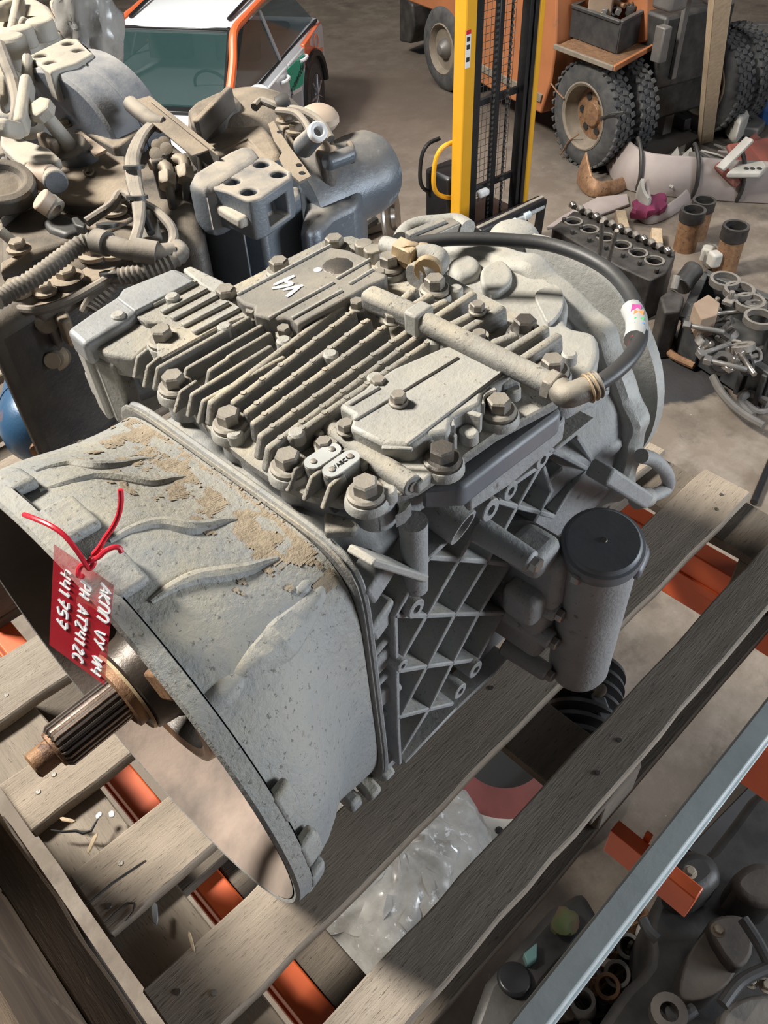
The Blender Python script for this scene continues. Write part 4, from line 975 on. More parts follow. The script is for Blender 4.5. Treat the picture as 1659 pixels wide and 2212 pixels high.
# valve block with unions and pipes
wpr([(1255, 1250), (1330, 1190), (1420, 1200), (1460, 1280), (1390, 1360), (1290, 1370)], .415, .08, 'valve_block', 'grime_dark', g2, .006, 3, off=CB1)
for px, py in [(1330, 1320), (1420, 1275), (1345, 1250), (1400, 1225)]:
    p = W(px/3.95, py/3.95, .418); MB().lathe(p, (-.3, -.6, .6), [(0, .012), (.006, .012), (.007, .006)], 14).build('block_screw', M['fitting'], g2)
for a_, b_, c_ in [((1300, 1400), (1420, 1430), (1430, 1560)), ((1480, 1360), (1570, 1380), (1580, 1500))]:
    A, B, C_ = W(a_[0]/3.95, a_[1]/3.95, .40), W(b_[0]/3.95, b_[1]/3.95, .40), W(c_[0]/3.95, c_[1]/3.95, .385)
    MB().tube(spline([A, B, C_], 5), .012, 12).build('pipe_union', M['fitting'], g2); MB().hexa(B.lerp(C_, .5), C_-B, .018, .028).build('union_nut', M['fitting'], g2, .001, 1)
wtube([(365, 395, .385), (372, 440, .35), (385, 500, .28), (388, 540, .22)], .008, 'steel_pipe', 'cable', g2)
wtube([(405, 380, .385), (402, 430, .34), (410, 500, .26), (416, 570, .20)], .008, 'steel_pipe', 'cable', g2)
# cable tray (folded sheet)
a_, b_ = W(300, 215, .45), W(440, 330, .42)
MB().beam(a_, b_, .05, .004).build('cable_tray', M['grime'], g2, .001, 1)
MB().beam(a_ + V((.01, -.03, -.018)), b_ + V((.01, -.03, -.018)), .004, .04).build('cable_tray', M['grime'], g2, .001, 1)
MB().tube(spline([W(283, 225, .44), W(300, 240, .44), W(330, 262, .435), W(350, 270, .43)], 5), .016, 12).build('loom_end', M['cable'], g2)
# bell-shaped rear case: ridge, dome and flanks
wpr([(90, 200), (140, 150), (370, 45), (460, 70), (640, 230), (800, 420), (870, 560), (840, 640), (700, 640), (620, 560), (560, 490), (300, 600), (190, 540), (150, 430), (90, 300)], .32, .30, 'rear_case', 'grime', g2, .045, 5, off=CB2)
wpr([(95, 200), (150, 140), (360, 48), (480, 75), (540, 140), (420, 160), (360, 230), (180, 330), (110, 280)], .365, .08, 'case_ridge', 'grime', g2, .022, 4, off=CB2)
MB().beam(W(428, 285, .36), W(500, 210, .375), .016, .05).build('ridge_web', M['grime'], g2, .004)
MB().ball(W(540, 300, .25), .15, 28, (1.05, 1, .72)).build('case_shoulder', M['grime'], g2)
# rear drum, oily blue
dr0 = W(655, 440, .24); MB().lathe(dr0, V((.80, -.05, .05)), [(-.02, .10), (.06, .098), (.10, .088), (.16, .090), (.20, .086), (.222, .072), (.226, .03)], 36).build('rear_drum', M['drum'], g2)
MB().beam(W(700, 355, .36), W(765, 330, .36), .03, .03).build('drum_rib', M['drum'], g2, .012, 4)
MB().cyl(W(752, 330, .34), W(764, 328, .34), .022, n=16).build('drum_plug', M['grime'], g2, .004)
wpr([(1060, 590), (1240, 620), (1430, 560), (1540, 760), (1500, 950), (1280, 1050), (1160, 1180), (1000, 1200), (1060, 900)], .27, .26, 'rear_cover', 'drum', g2, .03, 4, off=CB2)
# strap plate with holes
st = wpr([(750, 330), (795, 305), (850, 400), (930, 520), (1050, 680), (1100, 755), (1005, 800), (950, 755), (880, 690), (838, 610), (865, 560), (800, 470)], .375, .005, 'strap_plate', 'grime', g2, 0, off=CB2)
for px, py in [(1000, 665), (1025, 730), (845, 395)]:
    p = W(380+px/3.77, 180+py/3.77, .376); MB().lathe(p, (0, 0, 1), [(0, .006), (.001, .006)], 10).build('strap_slot', M['black_ink'], g2)
# sensor with white end and leads
a_, b_ = W(655, 318, .37), W(683, 288, .42)
MB().cyl(a_, b_, .022, .018, 18).build('sensor_body', M['iron_blue'], g2, .003)
MB().pipe(b_, b_ + (b_-a_).normalized()*.016, .019, .009, 20).build('sensor_ring', M['white'], g2, .003)
wtube([(600, 240, .40), (640, 246, .41), (665, 275, .40), (672, 300, .39)], .008, 'cable', 'cable', g2)
wtube([(550, 232, .40), (565, 218, .405), (590, 226, .405), (610, 234, .40), (650, 240, .40), (690, 262, .39), (715, 300, .37)], .009, 'cable', 'cable', g2)
MB().lathe(W(598, 232, .40), (1, -.6, .2), [(0, .02), (.02, .024), (.03, .02)], 16).build('cable_gland', M['plastic'], g2)
MB().ball(W(690, 255, .37), .04, 14, (1, 1.2, .7)).build('end_lug', M['tan'], g2)
wpr([(1190, 470), (1280, 450), (1330, 530), (1270, 590), (1180, 600), (1120, 540)], .36, .08, 'sensor_mount', 'grime', g2, .008, 3, off=CB2)
for px, py, z in [(618, 262, .375), (640, 285, .36)]: wbolt(px, py, z, g2, 1.3)
wpr([(820, 300), (1010, 300), (1040, 430), (960, 480), (880, 400)], .35, .06, 'rear_shelf', 'grime', g2, .01, 3, off=CB2)
# four-hole bracket
bt = wpr([(250, 835), (330, 830), (690, 590), (760, 602), (940, 715), (935, 770), (690, 935), (600, 957), (540, 937), (420, 880)], .405, .075, 'bracket_head', 'iron_blue', g2, 0, off=CB2)
cm = MB()
for px, py in [(697, 657), (837, 737), (458, 797), (594, 880)]:
    p = W(380+px/3.77, 180+py/3.77, .405)
    cm.cyl(p - V((.0, 0, .05)) - OFF[g2.name]*0, p + V((0, 0, .02)), .0145, n=20)
cmx = MB().box((0, 0, 0), (1, 1, 1)) if False else None
ea, eb_ = W(380+938/3.77, 180+768/3.77, .405), W(380+690/3.77, 180+935/3.77, .405); ed = (eb_-ea).normalized()
cm.box((ea+eb_)/2 - V((0, 0, .042)), ((eb_-ea).length*.62, .07, .042), Matrix((ed, V((-ed.y, ed.x, 0)), V((0, 0, 1)))).transposed())
cut(bt, cm); bev(bt, .006, 3)
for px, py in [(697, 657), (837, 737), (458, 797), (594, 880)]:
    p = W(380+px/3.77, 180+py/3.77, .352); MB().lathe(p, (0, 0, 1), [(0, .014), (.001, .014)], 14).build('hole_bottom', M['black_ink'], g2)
wpr([(98, 780), (130, 715), (280, 622), (420, 540), (560, 484), (640, 505), (700, 585), (640, 640), (330, 835), (240, 845), (150, 830)], .41, .10, 'bracket_arm', 'iron_blue', g2, .022, 5, off=CB2)
wpr([(95, 790), (150, 820), (250, 850), (330, 880), (520, 960), (520, 1010), (260, 930), (140, 880)], .36, .36, 'bracket_web', 'iron_blue', g2, .012, 3, off=CB2)
wpr([(240, 930), (600, 985), (930, 830), (1010, 830), (1010, 900), (700, 1120), (360, 1050)], .30, .30, 'bracket_body', 'iron_blue', g2, .015, 3, off=CB2)
wpr([(245, 870), (290, 830), (330, 850), (600, 990), (590, 1080), (510, 1110), (420, 1060), (330, 1000), (260, 920)], .375, .02, 'bracket_lug', 'iron_pale', g2, .006, 3, off=CB2)
p = W(496, 548, .20); MB().lathe(p, (-.25, -1, .15), [(-.02, .034), (.004, .034), (.008, .028)], 20).build('bracket_washer', M['iron_blue'], g2); MB().hexa(p + V((-.002, -.008, .001)), V((-.25, -1, .15)), .024, .018).build('bracket_bolt', M['fitting'], g2, .001, 1)
for k in range(7):
    p = W(420 + k*5, 440 + k*14, .33 - k*.02); MB().box(p, (.012, .012, .012)).build('cast_lettering', M['iron_blue'], g2, .004, 2)
# front sensor and plug below the loom
p = W(128, 760, .20)
MB().lathe(p, V((-.4, -.7, .35)), [(-.03, .03), (.03, .032), (.034, .026), (.06, .024), (.064, .016), (.09, .014)], 20).build('speed_sensor', M['fitting'], g2, .001)
wpr([(480, 1020), (560, 1040), (590, 1110), (520, 1150), (450, 1100)], .31, .05, 'loom_plug', 'fitting', g2, .005, 2, off=CB3)
wpr([(370, 1120), (440, 1110), (480, 1170), (430, 1200), (380, 1170)], .29, .04, 'loom_plug', 'cable', g2, .005, 2, off=CB3)
for px, py, z in [(55, 690, .28), (75, 720, .26), (95, 700, .29)]:
    MB().lathe(W(px, py, z), (0, -.8, .6), [(0, .018), (.02, .02), (.024, .012)], 14).build('small_valve', M['grime'], g2)
wpr([(0, 1050), (200, 1000), (420, 1050), (600, 1100), (640, 1300), (560, 1500), (300, 1560), (0, 1500)], .20, .2, 'lower_case', 'grime_dark', g2, .02, 3, off=CB3)

# blue tank lying in front of it
tk = root('air_tank', W(92, 905, .07) - V((0, 0, .09)), 'blue rusty air tank in the dark left of the grey gearbox', 'tank')
p = W(92, 905, .07)
MB().lathe(p, V((.55, .83, 0)), [(-.085, .012), (-.078, .04), (-.06, .062), (-.03, .075), (.0, .078), (.16, .078), (.2, .06), (.22, .02)], 36).build('shell', M['blue_tank'], tk)
MB().lathe(p - V((.55, .83, 0))*.083, V((-.55, -.83, 0)), [(0, .014), (.012, .014), (.014, .008)], 14).build('end_boss', M['rust'], tk)
MB().lathe(p + V((.55, .83, 0))*.02, V((.55, .83, 0)), [(0, .0795), (.014, .0795)], 36).build('weld_band', M['blue_tank'], tk)

# ================================================================== pale casting at top left
g3 = root('gearbox', (.85, 2.4, 0), 'pale dusty gearbox casting with rounded mount, at the top left beside the car', 'gearbox')
mt3 = wpr([(235, 475), (400, 395), (560, 318), (665, 328), (800, 455), (650, 540), (540, 570), (425, 615), (330, 545)], .50, .06, 'mount_plate', 'iron_pale', g3, 0, off=CB1)
cm = MB(); hs = [(350, 470), (436, 530), (585, 368), (672, 425)]
for px, py in hs:
    p = W(px/3.95, py/3.95, .50); cm.cyl(p - V((0, 0, .04)), p + V((0, 0, .02)), .0135, n=20)
cut(mt3, cm); bev(mt3, .008, 3)
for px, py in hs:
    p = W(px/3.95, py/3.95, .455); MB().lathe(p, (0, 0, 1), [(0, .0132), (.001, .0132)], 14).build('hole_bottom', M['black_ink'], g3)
# half drum
A, B = W(105, 158, .49), W(222, 112, .49); ax = (B-A).normalized(); dn = V((ax.y, -ax.x, 0)).normalized()
if dn.dot(CAM - A) < 0: dn = -dn
ctr = (A+B)/2 - V((0, 0, .15)) - dn*.01
rings = []
for s in (-.5, -.46, -.03, -.02, .02, .03, .46, .5):
    rg = []; k = .95 if abs(s) > .49 else (.985 if abs(s) < .025 else 1)
    for i in range(33):
        a = math.pi*(.62 - 1.15*i/32); rg.append(ctr + ax*((B-A).length*s) + (dn*math.cos(a)*.17 + V((0, 0, 1))*math.sin(a)*.155)*k)
    rg.append(ctr + ax*((B-A).length*s) - dn*.1 - V((0, 0, .16)))
    rings.append(rg)
M['iron_sheen'] = mat('mount_grey_blue', (.13, .155, .20), (.19, .21, .24), 7, .45, .2, .25, 150, (.44, .42, .40), 1.2)
MB().loft(rings).build('mount_drum', M['iron_sheen'], g3, .004, 2)
wpr([(0, 0), (240, -60), (420, 40), (520, 200), (560, 260), (430, 310), (300, 330), (200, 390), (90, 430), (0, 420), (-60, 200)], .47, .06, 'case_wall', 'iron_pale', g3, .02, 4, off=CB1)
for a, b, w, h in [((170, 20), (90, 420), .022, .04), ((160, 180), (320, 275), .018, .03), ((0, 110), (170, 40), .035, .04), ((30, 640), (230, 700), .018, .03), ((30, 440), (30, 900), .02, .04), ((250, 500), (240, 720), .02, .04), ((240, 700), (180, 1100), .022, .04), ((0, 1080), (160, 1120), .03, .03)]:
    MB().beam(W(a[0]/3.95, a[1]/3.95, .50), W(b[0]/3.95, b[1]/3.95, .47), w, h).build('casting_web', M['iron_pale'], g3, .010, 3)
for px, py, r in [(380, 335, .034), (230, 400, .028), (125, 480, .036)]:
    MB().lathe(W(px/3.95, py/3.95, .47), (0, 0, 1), [(0, r), (.035, r*.95), (.042, r*.8)], 20).build('case_boss', M['iron_pale'], g3, .003)
MB().pipe(W(58, 272, .42), W(66, 258, .44), .028, .014, 18).build('eye_lug', M['iron_pale'], g3)
wpr([(290, 700), (330, 665), (410, 710), (430, 790), (370, 760), (320, 740)], .45, .02, 'lug', 'iron_pale', g3, .008, 3, off=CB1)
wtube([(0, 100, .53), (14, 140, .52), (28, 175, .50), (38, 220, .48), (34, 260, .46), (26, 290, .44)], .013, 'breather_hose', 'cable', g3)
wpr([(410, 0), (520, -60), (570, 60), (640, 260), (650, 300), (560, 310), (470, 120)], .42, .08, 'side_shield', 'tan', g3, .01, 2, off=CB1)
wpr([(-40, 480), (320, 540), (480, 780), (540, 900), (400, 960), (-40, 960)], .34, .34, 'lower_case', 'iron_blue', g3, .02, 3, off=CB1)
wpr([(340, 840), (430, 800), (480, 900), (420, 950), (350, 920)], .37, .05, 'lower_boss', 'iron_sheen', g3, .02, 4, off=CB1)
# crumpled clear film between casting and car
fm = MB(); c0 = W(193, 58, .42)
fm.ball(c0, .085, 28, (1, .8, 1.0)); fo_ = None
# ================================================================== clear film bundle beside the car
M['film'] = mat('clear_film', (.52, .505, .48), (.36, .35, .33), 14, .12, 0, 0, 60, None, 0, (.85, .86, .88), 26, .60, r2=.35)
M['film'].node_tree.nodes['Principled BSDF'].inputs['Transmission Weight'].default_value = .35
def crumple(c, r, sc, name, label, seed, n=44, amp=.16):
    b_ = MB().ball((0, 0, 0), r, n, sc)
    for v in b_.v:
        d = v.normalized(); q = d*3.2 + V((seed, seed*.7, 0))
        k = noise.noise(q)*.8 + abs(noise.noise(q*2.3))*1.1 + abs(noise.noise(q*5.1))*.5 - .5
        v += d*k*amp*r
    b_.v = [v + V(c) for v in b_.v]
    return b_.thing(name, M['film'], label, 'plastic wrap', sharp=.9)
crumple(W(193, 58, .46), .10, (.8, .8, 1.2), 'film_bundle', 'crumpled clear film between the pale casting and the car', 3.1)

# ================================================================== car
car_h = math.radians(213.1); RC = Matrix.Rotation(car_h, 3, 'Z'); CO = V((5.733, 8.325, FZ))
car = root('car', CO, 'white and orange car with a green door stripe, parked at the top left', 'car', R=RC)
OFF[car.name] = V((0, 0, 0))
M['cwhite'] = mat('white_car_paint', (.72, .75, .78), None, rough=.22, coat=.5)
M['cgrey'] = mat('pale_grey_wrap', (.52, .54, .57), None, rough=.28, coat=.3)
M['cgrey2'] = mat('mid_grey_wrap', (.36, .38, .40), None, rough=.3)
M['corange'] = mat('orange_car_paint', (.80, .17, .06), None, rough=.22, coat=.5)
M['cgreen'] = mat('green_wrap', (.03, .42, .27), None, rough=.3)
M['cglass'] = mat('tinted_glass', (.035, .075, .075), None, rough=.04, alpha=.5, coat=.6)
M['cseat'] = mat('grey_seat_cloth', (.16, .18, .18), (.22, .24, .24), 8, .9)
M['alloy'] = mat('alloy_rim', (.45, .45, .46), (.36, .36, .37), 12, .35, .6)
def carbody(name, secs, mt, bevel=.02, label=None):
    """loft along x of (x, halfwidth, z0, z1)"""
    rings = []
    for x, hw, z0, z1, r in secs:
        ring = []
        for cy, cz, a0 in ((hw-r, z1-r, 0), (-hw+r, z1-r, 90), (-hw+r, z0+r, 180), (hw-r, z0+r, 270)):
            for k in range(5):
                a = math.radians(a0 + k*22.5); ring.append(V((x, cy + r*math.cos(a), cz + r*math.sin(a))))
        rings.append(ring)
    return MB().loft(rings).build(name, M[mt], car, bevel, 2, label=label)
HB = .90    # belt height
carbody('lower_body', [(-.80, .74, .35, .80, .08), (-.72, .82, .28, .90, .12), (-.3, .87, .22, .93, .12), (.6, .88, .20, .92, .10), (1.6, .88, .20, .90, .10), (2.4, .87, .22, .86, .10), (3.1, .82, .25, .76, .12), (3.42, .70, .3, .62, .12)], 'cgrey')
carbody('hood', [(2.10, .70, .80, .895, .04), (2.5, .70, .75, .885, .04), (3.0, .64, .70, .80, .04), (3.3, .55, .6, .68, .04)], 'cwhite')
ZR, XF, XR, YR = 1.36, 1.32, -.35, .555
wt = [V((XF, YR, ZR-.03)), V((XF, -YR, ZR-.03))]; wb = [V((2.12, .70, HB+.01)), V((2.12, -.70, HB+.01))]
# roof
rings = []
for x, y, z in ((XF+.03, YR, ZR-.035), (XF-.1, YR+.01, ZR), (.5, YR+.02, ZR+.03), (-.2, YR+.01, ZR+.01), (XR-.1, YR-.02, ZR-.05)):
    rings.append([V((x, y*(1-2*k/10), z + .035*(1-((k-5)/5)**2))) for k in range(11)] + [V((x, -y*(1-2*k/10), z-.03)) for k in range(11)])
MB().loft(rings).build('roof', M['cwhite'], car, .008, 2)
# windscreen with frit band
def pane(pts, name, mt, t=.008):
    n = (pts[1]-pts[0]).cross(pts[2]-pts[0]).normalized(); return MB().prism(pts, n*t).build(name, M[mt], car, .002, 1)
pane([wt[0], wt[1], wb[1], wb[0]], 'windscreen', 'cglass')
M['frit'] = mat('black_trim', (.012, .013, .014), None, rough=.35)
MB().beam(wt[0]+V((.02, 0, .012)), wt[1]+V((.02, 0, .012)), .05, .014).build('windscreen_trim', M['frit'], car, .004)
MB().beam(wb[0]+V((.02, 0, 0)), wb[1]+V((.02, 0, 0)), .16, .03).build('wiper_cowl', M['frit'], car, .006)
for s in (1, -1):
    a_ = V((XF, s*(YR+.012), ZR-.02)); b_ = V((2.10, s*.715, HB))
    MB().tube(spline([V((XR+.05, s*(YR+.005), ZR-.03)), V((.4, s*(YR+.035), ZR+.02)), V((1.05, s*(YR+.035), ZR)), a_ + V((.05, s*.025, -.02)), a_.lerp(b_, .5) + V((0, s*.03, .02)), b_], 6), [.035]*12 + [.04]*19, 10).build('roof_pillar', M['corange'], car)
    MB().tube([V((XF+.01, s*(YR-.02), ZR-.01)), V((2.1, s*.69, HB+.02))], .014, 8).build('windscreen_trim', M['frit'], car)
    MB().tube(spline([V((-.25, s*(YR-.06), ZR+.045)), V((.5, s*(YR-.05), ZR+.07)), V((1.2, s*(YR-.06), ZR+.03))], 6), .018, 8).build('roof_rail', M['frit'], car)
    # side glass
    g0 = [V((1.98, s*.73, HB+.0)), V((1.12, s*(YR+.045), ZR-.05)), V((.72, s*(YR+.055), ZR-.035)), V((.80, s*.80, HB))]
    g1 = [V((.74, s*.80, HB)), V((.66, s*(YR+.055), ZR-.035)), V((-.25, s*(YR+.03), ZR-.07)), V((-.55, s*.76, HB+.03))]
    for g in (g0, g1):
        n = (g[1]-g[0]).cross(g[2]-g[0]).normalized(); MB().prism(g, n*.008).build('side_window', M['cglass'], car, .002, 1)
    MB().beam(V((.77, s*.805, HB)), V((.69, s*(YR+.06), ZR-.03)), .05, .02, (0, s, 0)).build('door_pillar', M['cgrey2'], car, .004)
    MB().beam(V((2.0, s*.80, HB-.005)), V((-.55, s*.80, HB+.015)), .03, .03).build('belt_trim', M['frit'], car, .006)
    # mirror
    MB().ball(V((1.93, s*.98, HB+.10)), .11, 16, (.75, 1.05, .72)).build('mirror_shell', M['cwhite'], car)
    MB().bx(1.88, 1.98, s*.82, s*.96, HB+.0, HB+.045).build('mirror_foot', M['frit'], car, .01)
    # rear quarter and wheel arch
    MB().prism([V((-.25, s*.885, .92)), V((.22, s*.888, .90)), V((.30, s*.89, .62)), V((.12, s*.89, .72)), V((-.18, s*.885, .72)), V((-.42, s*.87, .55)), V((-.70, s*.82, .62)), V((-.72, s*.80, .86))], (0, -s*.05, 0)).build('rear_quarter', M['corange'], car, .01)
    ar = [V((.0 + .42*math.cos(math.radians(t)), s*.895, .34 + .40*math.sin(math.radians(t)))) for t in range(-5, 190, 13)]
    MB().tube(ar, .04, 8).build('arch_trim', M['frit'], car)
    MB().lathe((0, s*.70, .34), (0, s, 0), [(0, .37), (.19, .37)], 28).build('wheel_well', M['frit'], car)
    MB().lathe((0, s*.70, .33), (0, s, 0), [(0, .24), (.0, .30), (.03, .33), (.17, .33), (.20, .30), (.205, .23)], 36).build('tyre', M['rubber'], car)
    MB().lathe((0, s*.88, .33), (0, s, 0), [(0, .22), (.02, .225), (.028, .21), (.012, .19), (.004, .05)], 32).build('rim', M['frit'], car)
    for k in range(7):
        a = 2*math.pi*k/7; MB().beam(V((0, s*.905, .33)), V((.205*math.cos(a), s*.898, .33+.205*math.sin(a))), .012, .05, (0, s, 0)).build('spoke', M['alloy'], car, .006)
    MB().lathe((0, s*.898, .33), (0, s, 0), [(0, .05), (.012, .045)], 16).build('hub_cap', M['alloy'], car)
    MB().lathe((2.6, s*.70, .33), (0, s, 0), [(0, .24), (.0, .30), (.03, .33), (.17, .33), (.20, .30), (.205, .0)], 36).build('tyre', M['rubber'], car)
    # door panels, wrap and handles
    MB().prism([V((1.95, s*.886, HB-.02)), V((.82, s*.89, HB-.02)), V((.80, s*.895, .30)), V((1.90, s*.89, .30))], (0, -s*.03, 0)).build('front_door', M['cwhite'], car, .012)
    MB().prism([V((.78, s*.89, HB-.02)), V((.24, s*.892, HB-.02)), V((.30, s*.895, .60)), V((.45, s*.895, .32)), V((.77, s*.895, .30))], (0, -s*.03, 0)).build('rear_door', M['cgrey'], car, .012)
    gb_ = MB().prism([V((.86, s*.897, .86)), V((.30, s*.899, .84)), V((.42, s*.901, .58)), V((.80, s*.899, .62))], (0, -s*.012, 0)).build('green_wrap', M['cgreen'], car, .003)
    MB().prism([V((1.35, s*.897, .80)), V((.86, s*.898, .60)), V((.50, s*.900, .55)), V((.55, s*.900, .36)), V((1.20, s*.897, .45))], (0, -s*.012, 0)).build('grey_wrap', M['cgrey2'], car, .003)
    MB().prism([V((.84, s*.900, .64)), V((.46, s*.902, .575)), V((.50, s*.902, .54)), V((.84, s*.900, .60))], (0, -s*.012, 0)).build('white_wrap', M['cwhite'], car, .002)
    for xx in (1.0, .36):
        MB().tube(spline([V((xx+.1, s*.895, HB-.09)), V((xx+.05, s*.935, HB-.085)), V((xx-.05, s*.935, HB-.085)), V((xx-.1, s*.895, HB-.09))], 4), .018, 8).build('door_handle', M['cwhite'], car)
t_ = text('делимобиль', .105, V((.55, .9035, .70)), V((-1, 0, .22)), (0, 1, 0), 'black_ink', car, 'door_lettering')
ring_ = MB(); ring_.tube([V((-.2 + .075*math.cos(k*math.pi/10), .889, .80 + .075*math.sin(k*math.pi/10))) for k in range(21)], .006, 6); ring_.build('fuel_flap', M['corange'], car)
# cabin
for s in (.36, -.36):
    st_ = MB(); st_.box((1.05, s, .55), (.5, .48, .16)); st_.build('seat_base', M['cseat'], car, .05, 3)
    MB().box((.78, s, .85), (.16, .46, .62), Matrix.Rotation(-.25, 3, 'Y')).build('seat_back', M['cseat'], car, .06, 3)
    MB().box((.72, s, 1.16), (.10, .26, .16)).build('head_rest', M['cseat'], car, .04, 3)
MB().box((1.75, 0, .80), (.45, 1.35, .12)).build('dashboard', M['frit'], car, .04, 3)
whl = [V((1.52 + .06*math.sin(k*math.pi/12), .36 + .17*math.cos(k*math.pi/12), .90 + .16*math.sin(k*math.pi/12))) for k in range(25)]
MB().tube(whl, .014, 8).build('steering_wheel', M['frit'], car)
MB().box((-.15, 0, .75), (.18, 1.2, .5), Matrix.Rotation(-.2, 3, 'Y')).build('rear_bench', M['cseat'], car, .05, 3)
MB().bx(-.62, 2.0, -.70, .70, .40, .46).build('cabin_floor', M['frit'], car)

# ================================================================== stacker
M['yellow'] = mat('yellow_enamel', (.82, .42, .025), (.78, .39, .02), 6, .38, 0, .03, 60)
M['blackm'] = mat('black_enamel', (.014, .014, .016), (.022, .022, .024), 8, .35, .1)
M['chain'] = mat('oiled_chain', (.10, .10, .10), (.15, .15, .14), 60, .4, .7)
sl, sr = W(1004, 585, FZ), W(1121, 530, FZ)
sx = (sr-sl).normalized(); sy = V((-sx.y, sx.x, 0))          # sx across the mast, sy away from the camera
if sy.dot(sl) < 0: sy = -sy
RS = Matrix((sx, sy, V((0, 0, 1)))).transposed()
stk = root('stacker', sl.lerp(sr, .5), 'yellow pallet stacker with black mast and lift chains, behind the gearbox', 'stacker', R=RS)
OFF[stk.name] = V((0, 0, 0)); SW = (sr-sl).length/2
def sbx(x0, x1, y0, y1, z0, z1, name, mt, bevel=.004, label=None): return MB().bx(x0, x1, y0, y1, z0, z1).build(name, M[mt], stk, bevel, 2, label=label)
for s in (-1, 1):
    x0 = s*SW
    # yellow outer channel: web and bent flanges
    sbx(x0-.095 if s < 0 else x0-.012, x0+.012 if s < 0 else x0+.045, -.02, .10, .03, 2.75, 'mast_channel', 'yellow', .012)
    sbx(x0+.03*-s-.02, x0+.03*-s+.02, -.012, .09, .03, 2.72, 'inner_channel', 'blackm')
    sbx(x0+.075*-s-.02, x0+.075*-s+.02, .0, .08, .25, 2.70, 'inner_channel', 'blackm')
    sbx(x0-.07, x0+.07, -.85, .1, .0, .07, 'support_leg', 'blackm', .01)
    cx_ = s*.075
    # lift chain: link plates one by one
    lk_ = MB().box((0, 0, 0), (.022, .010, .020)).mesh('chain_link', M['chain'])
    for k in range(58):
        z = .35 + k*.040
        inst('chain_link', lk_, stk, (cx_, .02, z))
    sbx(cx_-.006, cx_+.006, .018, .030, .33, 2.68, 'chain_strip', 'blackm', .001)
sbx(-.035, .035, .05, .10, .1, 2.6, 'lift_cylinder', 'blackm', .02)
for z in (.62, 1.28, 2.02): sbx(-SW+.05, SW-.05, .06, .09, z, z+.05, 'mast_tie', 'blackm', .004)
# mesh guard
for k in range(38): sbx(-.20, .20, .105, .108, .55+k*.05, .553+k*.05, 'guard_wire', 'chain', 0)
for k in range(9): sbx(-.20+k*.05, -.197+k*.05, .108, .111, .5, 2.5, 'guard_wire', 'chain', 0)
sbx(-SW-.09, -SW+.20, .12, .42, .05, .78, 'power_unit', 'blackm', .03)
sbx(-SW-.04, SW+.02, .10, .45, .02, .32, 'chassis', 'blackm', .02)
sbx(-.18, -.07, .0, .06, .58, .64, 'white_stop', 'white', .02)
sbx(-SW-.0925, -SW-.045, -.0215, -.0195, 1.62, 1.86, 'warning_label', 'white', .0)
sbx(-SW-.092, -SW-.0455, -.022, -.0196, 1.835, 1.862, 'label_head', 'red_wire', 0)
for z in (1.66, 1.74, 1.79): sbx(-SW-.084, -SW-.053, -.022, -.0215, z, z+.03, 'label_print', 'black_ink', 0)
hd = [V((-SW-.05, .12, 1.06)), V((-SW-.15, .14, 1.04)), V((-SW-.21, .15, .96)), V((-SW-.23, .15, .80)), V((-SW-.20, .15, .70)), V((-SW-.12, .14, .64)), V((-SW-.05, .12, .62))]
MB().tube(spline(hd, 4), .018, 10).build('grab_handle', M['yellow'], stk)
hd2 = [p + V((.05, .22, -.05)) for p in hd]; MB().tube(spline(hd2, 4), .016, 10).build('tiller_guard', M['blackm'], stk)
# fork carriage seen over the gearbox
sbx(-SW+.02, SW-.02, -.10, -.03, .10, .42, 'fork_carriage', 'blackm', .01)
# separate lift table bars beside the mast
ha, hb_ = W(1030, 500, -1.95), W(1172, 432, -1.95)
car_ = root('hinged_bar', ha.lerp(hb_, .5) - V((0, 0, .06)), 'black steel hinge bar with pale rod, in front of the yellow stacker mast', 'steel bar')
MB().beam(ha, hb_, .10, .05).build('bar', M['blackm'], car_, .01)
MB().beam(ha + V((0, 0, .028)), hb_ + V((0, 0, .028)), .03, .012).build('bar_edge', M['steel'], car_, .003)
ra, rb = W(1035, 520, -1.98), W(1172, 446, -1.98)
MB().cyl(ra, rb, .022, n=12).build('hinge_rod', M['label'], car_)
for t in (.25, .5, .72): MB().cyl(ra.lerp(rb, t-.05), ra.lerp(rb, t+.05), .034, n=12).build('hinge_sleeve', M['galv'], car_, .003)
MB().beam(hb_ + V((0, 0, .0)), hb_ + V((-.02, .02, -.55)), .06, .06).build('bar_post', M['blackm'], car_, .008)

# ================================================================== forklift
wr0, wf0 = W(948, 196, FZ), W(1243, 360, FZ)
fx = (wf0-wr0).normalized(); fy = V((-fx.y, fx.x, 0))
if fy.dot(wf0) < 0: fy = -fy                                  # away from the camera
RF = Matrix((fx, fy, V((0, 0, 1)))).transposed()
fk = root('forklift', wf0, 'orange forklift truck with big dual tyres at the top right', 'forklift', R=RF)
OFF[fk.name] = V((0, 0, 0)); WB = (wf0-wr0).length
M['forange'] = mat('worn_orange_paint', (.42, .155, .06), (.36, .135, .055), 3, .6, 0, .15, 40, None, 0, (.30, .13, .06), 6, .64)
M['fdark'] = mat('greasy_black_steel', (.035, .034, .034), (.07, .065, .06), 8, .5, .3, .3, 40)
M['rimm'] = mat('muddy_rim', (.25, .21, .165), (.18, .15, .115), 8, .8, .1, .2, 50)
M['tyre'] = mat('dusty_tyre', (.045, .046, .05), (.085, .083, .08), 9, .75, 0, .3, 60)
M['fgrey'] = mat('greasy_grey_steel', (.14, .135, .13), (.20, .185, .17), 6, .5, .35, .2, 40)
def Fp(px, py, y):
    """survey point on the forklift's lengthwise plane y"""
    o = wf0 + fy*y; d = ray(px, py); t = (o-CAM).dot(fy)/d.dot(fy); q = CAM + d*t - wf0; return V((q.dot(fx), y, q.z))
